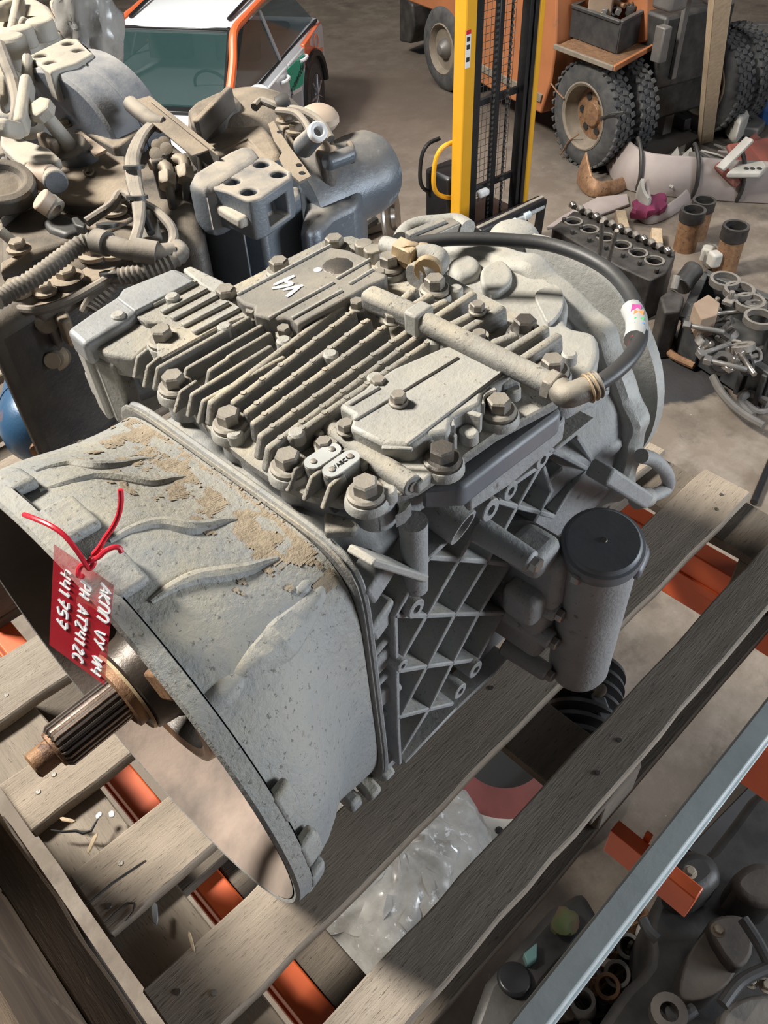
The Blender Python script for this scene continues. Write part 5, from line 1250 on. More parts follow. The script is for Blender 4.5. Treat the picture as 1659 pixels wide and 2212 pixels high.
def wheel(x, y, R, w, name, dish, lugs=True, rim='rimm'):
    ty_ = MB().lathe((x, y, R), (0, 1, 0), [(0.05*w, R*.62), (0, R*.74), (.06*w, R*.9), (.16*w, R*.975), (.84*w, R*.975), (.94*w, R*.9), (w, R*.74), (.95*w, R*.6)], 56, False).build(name + '_tyre', M['tyre'], fk)
    if lugs:
        lm = MB()
        for k in range(38):
            a = 2*math.pi*k/38
            for j, yy in enumerate((.14, .38, .62, .86)):
                aa = a + (.5*(j % 2))*2*math.pi/38; c = V((x + R*.985*math.cos(aa), y + w*yy, R + R*.985*math.sin(aa)))
                lm.box(c, (R*.05, w*.2, R*.095), Matrix.Rotation(-aa, 3, 'Y') @ Matrix.Rotation(.3*(1 if j % 2 else -1), 3, 'X'))
        sub(ty_, lm.build(name + '_tread', M['tyre'], fk, .004, 1))
    ri_ = MB().lathe((x, y, R), (0, 1, 0), [(.02*w, R*.64), (.0, R*.61), (.06*w, R*.565), (dish*.5, R*.55), (dish, R*.50), (dish*1.02, R*.02)], 48, False).build(name + '_rim', M[rim], fk)
    sub(ri_, MB().lathe((x, y + dish, R), (0, -1, 0), [(0, R*.49), (.004, R*.48), (.012, R*.26), (.045, R*.22), (.05, R*.15), (.06, R*.02)], 24).build(name + '_hub', M['rust'], fk, .004))
    for k in range(6):
        a = 2*math.pi*k/6; c = V((x + R*.33*math.cos(a), y + dish*.90, R + R*.33*math.sin(a)))
        sub(ri_, MB().lathe(c, (0, -1, 0), [(0, R*.075), (.004, R*.075)], 12).build(name + '_hand_hole', M['black_ink'], fk))
Rf = .487
wheel(.0, .0, Rf, .24, 'front_wheel', .15)
wheel(.0, .30, Rf, .24, 'front_wheel', .10)
wheel(.0, 1.55, Rf, .24, 'far_wheel', .10); wheel(.0, 1.85, Rf, .24, 'far_wheel', .10)
Rr = .45; xr = -WB
MB().lathe((xr, .02, Rr), (0, 1, 0), [(.01, Rr*.6), (0, Rr*.74), (.02, Rr*.93), (.05, Rr), (.18, Rr), (.22, Rr*.9), (.23, Rr*.6)], 48, False).build('rear_wheel_tyre', M['tyre'], fk)
MB().lathe((xr, .02, Rr), (0, 1, 0), [(.012, Rr*.62), (.0, Rr*.58), (.03, Rr*.54), (.07, Rr*.5), (.075, Rr*.02)], 40, False).build('rear_wheel_rim', M['rimm'], fk)
MB().lathe((xr, .095, Rr), (0, -1, 0), [(0, Rr*.25), (.05, Rr*.22), (.10, Rr*.12), (.11, .01)], 20).build('rear_wheel_hub', M['fgrey'], fk, .004)
# chassis side
side = [(866, -40), (878, 2), (905, 12), (985, 42), (1002, 62), (1012, 165), (1080, 205), (1168, 246), (1190, 175), (1200, 100), (1206, -150), (900, -220)]
MB().prism([Fp(x, y, .06) for x, y in side], (0, 1.3, 0)).build('chassis', M['forange'], fk, .02, 2)
MB().prism([Fp(x, y, .62) for x, y in [(1180, 140), (1395, 90), (1400, -220), (1180, -220)]], (0, .7, 0)).build('cab_base', M['forange'], fk, .02, 2)
MB().prism([Fp(x, y, .04) for x, y in [(1010, 125), (1170, 205), (1166, 222), (1011, 140)]], (0, .06, 0)).build('side_step', M['rimm'], fk, .005)
a_, b_ = Fp(868, 85, .25), Fp(890, 0, .25)
MB().prism([Fp(x, y, .3) for x, y in [(862, -20), (890, 10), (895, 60), (885, 95), (862, 90)]], (0, .5, 0)).build('counterweight', M['fdark'], fk, .03, 3)
MB().prism([Fp(x, y, .10) for x, y in [(1195, 105), (1210, 160), (1190, 230), (1170, 262), (1300, 300), (1400, 200), (1400, 100)]], (0, .35, 0)).build('wheel_housing', M['fdark'], fk, .01) if False else None
# mudguard plate over the dual tyres
zg = FZ + 1.02
mg = [W(x, y, zg) for x, y in [(1197, 100), (1262, 72), (1330, 70), (1400, 92), (1412, 100), (1330, 148), (1318, 145)]]
toF = lambda P: V(((P-wf0).dot(fx), (P-wf0).dot(fy), P.z-FZ))
MB().prism([toF(p) for p in mg], (0, 0, -.03)).build('mudguard', M['rust'], fk, .006)
mge = [toF(W(x, y, zg+.004)) for x, y in [(1197, 100), (1325, 148), (1412, 100)]]
for k in range(2): MB().beam(mge[k], mge[k+1], .03, .045).build('mudguard_edge', M['forange'] if k else M['rimm'], fk, .006)
# mast: channels, rollers, carriage, hoses
for px, py, w, hgt, mt in [(1432, 283, .10, 2.6, 'fgrey'), (1473, 250, .12, 2.7, 'fdark'), (1510, 235, .12, 2.7, 'fdark')]:
    p = toF(W(px, py, FZ + .08)); MB().bx(p.x-w/2, p.x+w/2, p.y-.05, p.y+.07, .06, hgt).build('mast_channel', M[mt], fk, .008)
for px, py, z0, z1, w in [(1452, 170, .75, 2.5, .045), (1418, 175, .6, 2.5, .06)]:
    p = toF(W(px, py, FZ + z0)); MB().bx(p.x-w/2, p.x+w/2, p.y-.03, p.y+.03, z0, z1).build('mast_rail', M['fgrey'], fk, .006)
p = toF(W(1428, 95, FZ+1.1)); MB().box(p, (.12, .10, .30)).build('mast_bracket', M['fgrey'], fk, .012)
p = toF(W(1447, 5, FZ+1.5)); MB().box(p + V((0, 0, .1)), (.24, .2, .30)).build('carriage_block', M['fgrey'], fk, .03, 3)
p = toF(W(1535, 0, FZ+1.5)); MB().box(p + V((0, .1, .1)), (.22, .2, .30)).build('carriage_block', M['fgrey'], fk, .03, 3)
p = toF(W(1475, 262, FZ+.05)); MB().box(p + V((0, 0, .03)), (.30, .25, .12)).build('fork_heel', M['fdark'], fk, .01)
MB().bx(-.10, .12, .56, 1.53, .30, .66).build('axle_casing', M['fdark'], fk, .03)
MB().bx(-.5, .25, .64, 1.5, .66, 1.3).build('front_bulkhead', M['fdark'], fk, .03)
# rope tied round the near tyre
rp_ = [Fp(1190, 180, -.015), Fp(1205, 200, -.02), Fp(1218, 213, -.012)]
MB().tube(rp_, .008, 6).build('tie_wire', M['rust'], fk); MB().tube([Fp(1297, 255, -.012), Fp(1320, 245, -.02), Fp(1345, 242, .02), Fp(1363, 243, .12)], .010, 6).build('tie_wire', M['chain'], fk)
MB().tube([Fp(1210, 335, -.012), Fp(1228, 305, -.012), Fp(1250, 290, .03)], .007, 6).build('tie_wire', M['rust'], fk)

# crate of scrap on the mudguard
ck = root('crate', W(1300, 85, zg) , 'black plastic crate full of greasy scrap on the forklift mudguard', 'crate')
zc = zg + .005; ht = .26
cp = [W(1231, 78, zc), W(1331, 116, zc), W(1392, 82, zc)]; cp.append(cp[0] + cp[2] - cp[1])
for k in range(4):
    a, b = cp[k], cp[(k+1) % 4]; MB().beam(a + V((0, 0, ht/2)), b + V((0, 0, ht/2)), .02, ht).build('crate_side', M['plastic'], ck, .004)
    MB().beam(a + V((0, 0, ht)), b + V((0, 0, ht)), .05, .03).build('crate_rim', M['plastic'], ck, .006)
MB().prism([q + V((0, 0, .02)) for q in cp], (0, 0, -.02)).build('crate_floor', M['plastic'], ck)
cc_ = (cp[0]+cp[2])/2
M['cardboard'] = mat('brown_cardboard', (.30, .22, .16), (.24, .17, .12), 6, .9)
MB().box(cc_ + V((-.08, .06, .34)), (.26, .22, .26), Matrix.Rotation(.5, 3, 'Z')).thing('carton', M['cardboard'], 'brown carton standing in the black crate on the forklift', 'carton', bevel=.01)
yr_ = MB().ball((0, 0, 0), .17, 20, (1.2, .9, .28)); yr_.v = [v*(1+.5*noise.noise(v*14)) + cc_ + V((-.02, .04, .52)) for v in yr_.v]
M['yellow_bag'] = mat('yellow_paper', (.62, .42, .08), (.70, .55, .20), 14, .5)
yr_.thing('paper_bag', M['yellow_bag'], 'crumpled yellow paper bag on top of the carton in the crate', 'bag')
for k in range(12):
    rng = random.Random(k); p = cc_ + (cp[1]-cp[0])*rng.uniform(-.1, .38) + (cp[2]-cp[1])*rng.uniform(-.35, .35) + V((0, 0, .20+rng.uniform(0, .1)))
    R = Matrix.Rotation(rng.uniform(0, 3), 3, 'Z') @ Matrix.Rotation(rng.uniform(-.6, .6), 3, 'X')
    m_ = MB()
    if k % 3 == 0: m_.pipe(p - R @ V((0, 0, .05)), p + R @ V((0, 0, .05)), .05, .03, 14)
    elif k % 3 == 1: m_.box(p, (.14, .05, .05), R)
    else: m_.cyl(p - R @ V((.08, 0, 0)), p + R @ V((.08, 0, 0)), .025, n=10)
    m_.build('scrap_piece', M[('fdark', 'fgrey', 'rust')[k % 3]], ck, .004, 1)

# post leaning by the forklift
pb0, pb1 = W(1523, 302, FZ), W(1552, 30, FZ + 1.75)
pd = (pb1-pb0).normalized(); MB().beam(pb0, pb0 + pd*3.6, .13, .11, (0.7, .7, 0)).thing('timber_post', M['timber'], 'raw timber post standing upright right of the forklift mast', 'post', bevel=.006)
# ================================================================== scrap lying on the hall floor
M['bumper'] = mat('dirty_white_bumper', (.36, .305, .285), (.29, .245, .23), 3, .6, 0, .15, 30, None, 0, (.30, .25, .27), 4, .62)
M['redplast'] = mat('faded_red_plastic', (.34, .085, .06), (.20, .085, .065), 5, .55)
M['dirtywhite'] = mat('dirty_white_plastic', (.50, .48, .44), (.40, .38, .34), 6, .55)
M['blueplast'] = mat('blue_plastic', (.04, .15, .42), (.05, .12, .30), 5, .45)
M['magenta'] = mat('magenta_rag', (.26, .035, .10), (.16, .03, .07), 7, .8)
M['oilblack'] = mat('oily_cast_iron', (.028, .027, .027), (.055, .05, .048), 10, .42, .4, .5, 60, (.10, .09, .08), .6)
M['scrapalu'] = mat('greasy_aluminium', (.22, .20, .18), (.14, .13, .12), 14, .5, .4, .4, 60, (.30, .27, .23), .6)
def sheet(bottom, h, name, mt, label, cat, t=.02, lean=(0, 0), hs=None, bulge=.0, grp=None):
    """curved standing sheet: bottom px on the floor, heights, thickness"""
    b = [W(x, y, FZ + .005) for x, y in bottom]; b = spline(b, 5); n = len(b); rings = []
    for i, p in enumerate(b):
        tt = (b[min(i+1, n-1)]-b[max(i-1, 0)]).normalized(); nn = V((-tt.y, tt.x, 0))
        if nn.dot(CAM - p) < 0: nn = -nn
        f = i/(n-1); hh = h
        if hs:
            k = f*(len(hs)-1); k0 = min(int(k), len(hs)-2); hh = hs[k0]*(1-(k-k0)) + hs[k0+1]*(k-k0)
        out = []; back = []
        for j in range(6):
            u = j/5; o = nn*(bulge*math.sin(math.pi*u)) - nn*lean[0]*u + V((0, 0, hh*u)); out.append(p+o); back.append(p+o-nn*t)
        rings.append(out + back[::-1])
    return MB().loft(rings).thing(name, M[mt], label, cat, grp, bevel=.006)
bp = root('car_bumper', W(1480, 425, FZ), 'long dirty white car bumper with dark straps lying right of the forklift', 'bumper')
def sheetpart(bottom, hs, par, name, mt, t=.02, lean=.1, bulge=.03, z0=.005):
    o = sheet(bottom, 0, name, mt, None, None, t, (lean, 0), hs, bulge); del OFF[o.name]
    o.parent = par; o.location = o.location - par.location; return o
sheetpart([(1302, 322), (1308, 360), (1335, 400), (1385, 418), (1480, 428), (1580, 436), (1675, 441)], [.10, .34, .36, .34, .34, .34, .34], bp, 'bumper_skin', 'bumper', .03, .10, .05)
sheetpart([(1318, 345), (1350, 375), (1420, 385), (1540, 392), (1670, 400)], [.20, .20, .20, .20, .20], bp, 'bumper_lip', 'bumper', .02, -.05, .0)
for px, py in [(1372, 412), (1492, 426), (1588, 434)]:
    p = W(px, py, FZ); c_ = V((-CF.x, -CF.y, 0)).normalized()
    MB().tube(spline([p + c_*.02, p + c_*.075 + V((0, 0, .16)), p + c_*.0 + V((0, 0, .33)), p - c_*.12 + V((0, 0, .40)), p - c_*.2 + V((0, 0, .42))], 5), .02, 8).build('strap', M['fdark'], bp)
sheet([(1245, 395), (1262, 418), (1290, 428), (1330, 420), (1360, 405)], 0, 'fender_liner', 'rust', 'curved rusty brown fender piece beside the bumper', 'fender', .02, (.05, 0), [.30, .16, .14, .12, .10], .02)
def wflat(poly, z, depth, name, mt, label, cat, bevel=.006, grp=None, smooth=False):
    pts = [W(x, y, FZ + z) for x, y in poly]
    if smooth: pts = smoothpoly(pts, 3)
    return MB().prism(pts, (0, 0, -depth)).thing(name, M[mt], label, cat, grp, bevel=bevel)
wflat([(1290, 425), (1355, 418), (1360, 440), (1300, 462), (1265, 475), (1220, 485), (1180, 490), (1215, 465)], .03, .025, 'plastic_sheet', 'bumper', 'flat dirty plastic trim sheet lying left of the white bumper tip', 'plastic trim')
wp2 = root('bumper_end', W(1420, 475, FZ), 'torn bumper end with a white corner and magenta rag below the long bumper', 'bumper')
sheetpart([(1374, 450), (1380, 475), (1400, 485), (1430, 478), (1470, 455), (1490, 440)], [.28, .22, .10, .08, .10, .12], wp2, 'bumper_skin', 'bumper', .02, .05, .02)
sheetpart([(1373, 447), (1376, 470), (1392, 482), (1398, 470)], [.27, .26, .22, .20], wp2, 'white_corner', 'dirtywhite', .03, .0, .02)
rg_ = MB().ball((0, 0, 0), .16, 18, (1.5, .8, .5)); rg_.v = [v*(1+.5*noise.noise(v*9)) + W(1405, 445, FZ+.10) for v in rg_.v]; rg_.build('rag', M['magenta'], wp2)
# scrap heap behind the bumper
for k, (px, py, rot, L, mt, lab) in enumerate([(1610, 345, .9, .9, 'redplast', 'faded red plastic car panel behind the bumper, at the right edge'), (1640, 330, .3, .6, 'redplast', 'short red plastic strip at the right edge of the heap')]):
    p = W(px, py, FZ+.25); MB().box(p, (L, .28, .05), Matrix.Rotation(rot-.8, 3, 'Z') @ Matrix.Rotation(.5, 3, 'X')).thing('body_panel', M[mt], lab, 'car panel', bevel=.02)
a_, b_ = W(1555, 365, FZ+.35), W(1620, 300, FZ+.55)
MB().beam(a_, b_, .09, .03).thing('pale_slat', M['dirtywhite'], 'pale slat leaning on the red scrap behind the bumper', 'slat', bevel=.006)
wlp = root('lamp_housing', W(1605, 365, FZ), 'white lamp bezel with black dots lying behind the bumper', 'lamp bezel')
MB().prism([W(x, y, FZ+.35) for x, y in [(1570, 372), (1590, 355), (1650, 345), (1659, 358), (1645, 372)]], (0, 0, -.06)).build('bezel', M['dirtywhite'], wlp, .02, 3)
for px in (1612, 1625, 1640): MB().lathe(W(px, 364, FZ+.352), (0, 0, 1), [(0, .025), (.004, .02)], 12).build('dot', M['black_ink'], wlp)
for k in range(9):
    rng = random.Random(50+k); p = W(1430+rng.uniform(0, 210), 350+rng.uniform(-8, 18), FZ+.12)
    R = Matrix.Rotation(rng.uniform(0, 3), 3, 'Z') @ Matrix.Rotation(rng.uniform(-.8, .8), 3, 'X')
    L = rng.uniform(.18, .4); m_ = MB().add([p + R @ V(q) for q in ((-L, -.06, 0), (L*.4, -.09, .01), (L, .02, .06), (L*.1, .08, .02), (-L*.8, .05, -.01), (-L, -.06, .02), (L*.4, -.09, .03), (L, .02, .08), (L*.1, .08, .04), (-L*.8, .05, .01))], [(4, 3, 2, 1, 0), (5, 6, 7, 8, 9), (0, 1, 6, 5), (1, 2, 7, 6), (2, 3, 8, 7), (3, 4, 9, 8), (4, 0, 5, 9)])
    m_.thing('plastic_shard', M[('fgrey', 'dirtywhite', 'bumper', 'fdark')[k % 4]], ('grey', 'white', 'beige', 'black')[k % 4] + ' broken plastic shard in the heap behind the bumper', 'shard', 'plastic shards behind the bumper', bevel=.003)
# white tank and blue panel at the right edge
wt_ = root('washer_tank', W(1610, 225, FZ), 'white and clear plastic tank near the right edge below the far tyres', 'tank')
MB().prism([W(x, y, FZ+.28) for x, y in [(1578, 235), (1592, 205), (1618, 183), (1630, 200), (1622, 238), (1600, 262)]], (0, 0, -.27)).build('shell', M['dirtywhite'], wt_, .04, 3)
MB().prism([W(x, y, FZ+.12) for x, y in [(1592, 255), (1630, 240), (1656, 262), (1640, 278), (1600, 275)]], (0, 0, -.1)).build('base', M['fgrey'], wt_, .02)
wflat([(1622, 188), (1640, 183), (1675, 215), (1670, 240), (1650, 235), (1630, 212)], .22, .16, 'blue_panel', 'blueplast', 'blue plastic panel at the right edge beside the white tank', 'panel', .02)
for k, (px, py) in enumerate([(1640, 60), (1630, 150), (1650, 100)]):
    p = W(px, py, FZ+.1); MB().box(p, (1.1, .12, .12), Matrix.Rotation(-.9+.2*k, 3, 'Z')).thing('scrap_bar', M[('fgrey', 'timber', 'rust')[k]], ('grey steel beam', 'brown timber beam', 'rusty beam')[k] + ' at the upper right edge behind the far tyres', 'beam', bevel=.01)

# ---- cylinder head on the floor
hd_ = root('oily_engine_top', W(1320, 560, FZ), 'long black oily cylinder head lying on the floor behind the hose', 'engine part')
top = [(1192, 492), (1240, 455), (1300, 468), (1460, 548), (1440, 590), (1405, 606), (1330, 572)]
hh = .36
blk_ = MB().prism([W(x, y, FZ+hh) for x, y in top], (0, 0, -hh)).build('block', M['oilblack'], hd_, 0)
cm = MB(); bores = []
for k in range(6):
    t = k/5; c = W(1238+t*175, 480+t*85, FZ+hh); bores.append(c); cm.cyl(c - V((0, 0, .12)), c + V((0, 0, .05)), .062, n=20)
cut(blk_, cm); bev(blk_, .012, 2)
rimm_ = MB().pipe((0, 0, -.01), (0, 0, .012), .078, .06, 24).mesh('bore_rim', M['scrapalu'])
for c in bores: inst('bore_rim', rimm_, hd_, c)
for k in range(12):
    t = k/11; c = W(1218+t*200, 486+t*92 + (10 if k % 2 else -8), FZ+hh+.005)
    MB().cyl(c, c + V((0, 0, .03)), .018, n=8).build('stud', M['oilblack'], hd_, .002, 1)
for k in range(13):
    t = k/12; c = W(1240+t*205, 447+t*98, FZ+hh+.05); MB().lathe(c, (.3, .6, .2), [(0, .025), (.03, .03), (.05, .02)], 12).build('rocker', M['scrapalu'] if k % 3 else M['steel_bright'], hd_, .002, 1)
MB().tube([W(1232, 442, FZ+hh+.03), W(1455, 548, FZ+hh+.03)], .022, 10).build('rocker_shaft', M['scrapalu'], hd_)
for px, py, dx in [(1300, 478, 0), (1320, 498, 12)]:
    wtube([(px-8, py+90, FZ+.42), (px-2, py+50, FZ+.62), (px+dx, py, FZ+.85)], .016, 'wire_loop', 'cable', hd_)
for k, (px, py, r) in enumerate([(1343, 481, .7), (1418, 521, .6), (1352, 606, .5)]):
    p = W(px, py, FZ+.05); MB().box(p, (.32, .09, .09), Matrix.Rotation(r, 3, 'Z')).thing('wood_block', M['timber'], ('yellow wood block behind the black cylinder head, left one', 'yellow wood block behind the black cylinder head, right one', 'small wood block under the near edge of the black cylinder head')[k], 'wood block', bevel=.008)
# ---- cylinder liners
def liner(px, py, label, h=.30, r=.072):
    p = W(px, py, FZ); o = root('cylinder_liner', p, label, 'cylinder liner', 'cylinder liners on the floor')
    MB().lathe(p, (0, 0, 1), [(0, r*.80), (0, r), (h*.72, r)], 28, False).build('barrel', M['rust'], o)
    MB().lathe(p, (0, 0, 1), [(h*.72, r), (h*.74, r*1.1), (h, r*1.1), (h, r*.85), (h*.1, r*.82)], 28, False).build('collar', M['oilblack'], o)
    return o
liner(1478, 538, 'rusty cylinder liner with dark collar, front one of the standing pair', .36, .095); liner(1502, 512, 'rusty cylinder liner with dark collar, behind the front one of the pair', .34, .09); liner(1562, 590, 'rusty cylinder liner with dark collar standing alone to the right', .42, .095)
# ---- fuel filter pump bits
pm = root('fuel_pump', W(1545, 580, FZ), 'grey crumpled metal pump housing beside the lone liner', 'engine part')
for k in range(6):
    rng = random.Random(90+k); MB().box(W(1535+rng.uniform(-10, 14), 560+rng.uniform(-18, 16), FZ+.10+rng.uniform(-.04, .06)), (.10, .09, .12), Matrix.Rotation(rng.uniform(0, 2), 3, 'Z')).build('pump_lobe', M['dirtywhite'] if k % 2 else M['scrapalu'], pm, .02, 3)
# ---- crate of engine parts
cr2 = root('parts_crate', W(1590, 760, FZ), 'long black crate full of engine parts at the right edge', 'crate')
zt = FZ + .30
q0, q1, q2 = W(1478, 690, zt), W(1672, 812, zt), W(1672, 650, zt); q3 = W(1520, 590, zt)
for a, b in ((q0, q1), (q1, q2), (q2, q3), (q3, q0)):
    MB().beam(a - V((0, 0, .13)), b - V((0, 0, .13)), .03, .27).build('crate_side', M['plastic'], cr2, .006)
    MB().beam(a, b, .07, .04).build('crate_rim', M['plastic'], cr2, .008)
for t in (.2, .45, .7, .9): MB().bx(-.03, .03, -.02, .02, -.26, .0).build('crate_rib', M['plastic'], cr2, .008).location += q0.lerp(q1, t) + V((-.03, -.03, 0))
MB().prism([q - V((0, 0, .24)) for q in (q0, q1, q2, q3)], (0, 0, -.02)).build('crate_floor', M['plastic'], cr2)
eb = root('engine_block', W(1610, 660, FZ+.1), 'greasy engine block with round bores lying in the black crate', 'engine part')
bl_ = MB().prism([W(x, y, FZ+.47) for x, y in [(1515, 615), (1570, 585), (1620, 600), (1690, 660), (1690, 740), (1600, 700), (1545, 660)]], (0, 0, -.3)).build('block', M['scrapalu'], eb, 0)
cm = MB(); cs = [W(1565, 608, FZ+.47), W(1596, 630, FZ+.47), W(1618, 655, FZ+.47), W(1640, 690, FZ+.47)]
for c in cs: cm.cyl(c - V((0, 0, .2)), c + V((0, 0, .05)), .085, n=24)
cut(bl_, cm); bev(bl_, .012, 2)
rm2 = MB().pipe((0, 0, -.02), (0, 0, .025), .105, .083, 28).mesh('bore_rim', M['scrapalu'])
for c in cs: inst('bore_rim', rm2, eb, c)
MB().prism([W(x, y, FZ+.55) for x, y in [(1498, 655), (1530, 635), (1556, 655), (1550, 680), (1515, 690)]], (0, 0, -.16)).thing('carton', M['cardboard'], 'small tan carton on the parts crate', 'carton', bevel=.006)
sv = root('solenoid', W(1452, 690, FZ), 'black solenoid pump standing at the left end of the parts crate', 'engine part')
MB().prism([W(x, y, FZ+.40) for x, y in [(1425, 640), (1450, 622), (1480, 640), (1470, 672), (1435, 675)]], (0, 0, -.40)).build('housing', M['oilblack'], sv, .02, 3)
MB().cyl(W(1470, 620, FZ+.38), W(1500, 580, FZ+.45), .075, n=20).build('drum', M['fdark'], sv, .01)
MB().cyl(W(1455, 625, FZ+.42), W(1462, 595, FZ+.5), .03, n=10).build('arm', M['scrapalu'], sv, .004)
rng = random.Random(5)
for k in range(26):
    p = W(rng.uniform(1520, 1655), rng.uniform(640, 790), FZ+rng.uniform(.33, .5))
    R = Matrix.Rotation(rng.uniform(0, 3), 3, 'Z') @ Matrix.Rotation(rng.uniform(-1, 1), 3, 'X'); m_ = MB()
    if k % 3 == 0: m_.pipe(p - R @ V((0, 0, .025)), p + R @ V((0, 0, .025)), rng.uniform(.05, .08), .035, 16)
    elif k % 3 == 1: m_.cyl(p - R @ V((.12, 0, 0)), p + R @ V((.12, 0, 0)), .018, n=8); m_.box(p + R @ V((.12, 0, 0)), (.05, .06, .04), R)
    else: m_.box(p, (.12, .07, .03), R); m_.cyl(p, p + R @ V((0, 0, .07)), .02, n=8)
    m_.build('loose_part', M[('scrapalu', 'fgrey', 'oilblack', 'steel_bright')[k % 4]], cr2, .004, 1)
rods = [[(1440, 700), (1460, 740), (1510, 775), (1545, 790)], [(1520, 785), (1570, 775), (1659, 750)], [(1540, 815), (1560, 850), (1600, 890), (1650, 920)], [(1590, 830), (1612, 790), (1640, 780)], [(1600, 855), (1640, 830), (1665, 840)], [(1610, 870), (1640, 890), (1670, 880)], [(1450, 720), (1445, 760), (1500, 790)], [(1560, 800), (1600, 810), (1660, 800)], [(1625, 900), (1600, 870), (1620, 850), (1660, 870)]]
RL = ['rusty rod reaching from the black solenoid to the crate corner', 'pale rod leaning on the near edge of the parts crate', 'long grey rod curving to the lower right on the floor', 'short rusty rod standing against the parts crate', 'pale bent rod in the middle of the linkage heap', 'grey hooked rod at the right edge of the linkage heap', 'rusty curved rod left of the oil stain', 'pale straight rod along the crate foot', 'grey looped rod at the bottom of the linkage heap']
for k, r in enumerate(rods):
    pts = spline([W(x, y, FZ+.05+.03*(k % 3)) for x, y in r], 5)
    MB().tube(pts, .022 if k % 2 else .028, 8).thing('steel_linkage', M[('rust', 'scrapalu', 'fgrey')[k % 3]], RL[k], 'linkage', 'linkage rods below the parts crate')
# black pole and round disc
a_, b_ = W(1628, 1085, FZ+.03), W(1670, 985, FZ+.03); MB().cyl(a_, b_, .022, n=10).thing('black_rod', M['blackm'], 'thin black rod at the right edge above the pallet corner', 'rod')
dc = W(838, 468, FZ+.345)
ds = root('brake_disc', dc - V((0, 0, .345)), 'shiny worn steel disc standing behind the gearbox, left of the stacker', 'disc')
MB().lathe(dc, V((.55, -.75, .12)), [(0, .22), (.012, .335), (.028, .345), (.044, .335), (.048, .12), (.08, .10), (.08, .02)], 48).build('disc', M['steel_bright'], ds)
MB().tube(spline([W(752, 508, FZ+.10), W(785, 492, FZ+.12), W(812, 474, FZ+.14)], 4), .035, 10).build('linkage', M['fdark'], ds)
MB().beam(W(745, 508, FZ+.06), W(825, 484, FZ+.06), .10, .08).build('linkage', M['fgrey'], ds, .01)
# ================================================================== things seen below the pallet
crumple(W(865, 1900, FZ+.38), .40, (1, 1, .9), 'film_bundle', 'big bundle wrapped in crumpled clear film, seen through the pallet', 1.7, 56, .13)
rd = root('red_drum', W(1060, 1690, FZ), 'red hub with a white drilled rim under the pallet gap', 'wheel hub')
rc = W(1085, 1605, FZ+.22); ra_ = V((-.12, -.10, 1)); K = 2.03
MB().lathe(rc, ra_, [(-.09*K, .10*K), (0, .10*K), (.012*K, .135*K), (.012*K, .168*K)], 48, False).build('hub', mat('dull_red', (.21, .055, .05), (.16, .045, .04), 8, .5), rd)
MB().lathe(rc, ra_, [(.002*K, .166*K), (.012*K, .168*K), (.014*K, .214*K), (.008*K, .218*K), (-.02*K, .216*K), (-.02*K, .17*K)], 48, False).build('rim', M['dirtywhite'], rd)
MB().lathe(rc, ra_, [(-.02*K, .098*K), (-.021*K, .0)], 32, False).build('bore', M['black_ink'], rd)
a, u, w = basis(ra_)
for k in range(14):
    t = 2*math.pi*k/14; c = rc + a*.0142*K + (u*math.cos(t) + w*math.sin(t))*.192*K; MB().lathe(c, ra_, [(0, .008*K), (.001, .007*K)], 12).build('rim_hole', M['black_ink'], rd)
# rubber bellows beside the cooler
bw = root('rubber_bellows', W(1262, 1520, -.16), 'black ribbed rubber bellows sticking up through the pallet gap', 'bellows')
prof = []
for k in range(9): prof += [(k*.022, .046), (k*.022+.006, .060), (k*.022+.013, .061), (k*.022+.018, .046)]
MB().lathe(W(1268, 1445, -.085), W(1248, 1600, -.085) - W(1268, 1445, -.085), prof + [(.175, .05)], 36).build('bellows', M['rubber'], bw)
MB().ball(W(1295, 1492, -.03), .011, 12, (1.2, .9, .8)).build('clamp_screw', M['rimm'], bw)
MB().beam(W(1275, 1465, -.03), W(1310, 1560, -.05), .02, .015).build('clamp_band', M['cap'], bw, .003)
# parts piled below the galvanised bar
pl = root('parts_pile', W(1330, 2090, -1.6), 'pile of steel sleeves and brackets in the lower right, below the bar', 'engine parts') if False else None
for k, (px, py, r, mt, lab) in enumerate([(1357, 2044, .036, 'fgrey', 'upper'), (1333, 2103, .038, 'fgrey', 'middle'), (1312, 2130, .036, 'rust', 'rusty'), (1258, 2160, .036, 'dirtywhite', 'white')]):
    r *= 1.3; p = W(px, py, -2.36); ax = (CAM - p).normalized() + V((.1*k-.1, .2, 0))
    MB().pipe(p - ax.normalized()*.13, p, r, r*.68, 24).thing('steel_sleeve', M[mt], lab + ' open steel sleeve in the pile below the galvanised bar', 'sleeve', bevel=.002)
rng = random.Random(11)
for k in range(22):
    t = rng.random(); px = 1225 + t*190 + rng.uniform(-25, 25); py = 2200 - t*215 + rng.uniform(-35, 45); p = W(px, py, -2.47)
    R = Matrix.Rotation(rng.uniform(0, 3), 3, 'Z') @ Matrix.Rotation(rng.uniform(-1, 1), 3, 'X'); m_ = MB()
    if k % 2: m_.box(p, (.13, .065, .04), R); m_.cyl(p, p + R @ V((0, 0, .065)), .024, n=10)
    else: m_.cyl(p - R @ V((.065, 0, 0)), p + R @ V((.065, 0, 0)), .028, n=10); m_.box(p + R @ V((.08, 0, 0)), (.05, .065, .05), R)
    m_.thing('small_part', M[('fgrey', 'rust', 'oilblack', 'scrapalu', 'fitting')[k % 5]], ('grey', 'rusty', 'black', 'pale', 'brass coloured')[k % 5] + (' block with a peg' if k % 2 else ' pin with a square head') + ' in the parts pile below the galvanised bar', 'metal part', 'small parts in the lower right pile', bevel=.003)
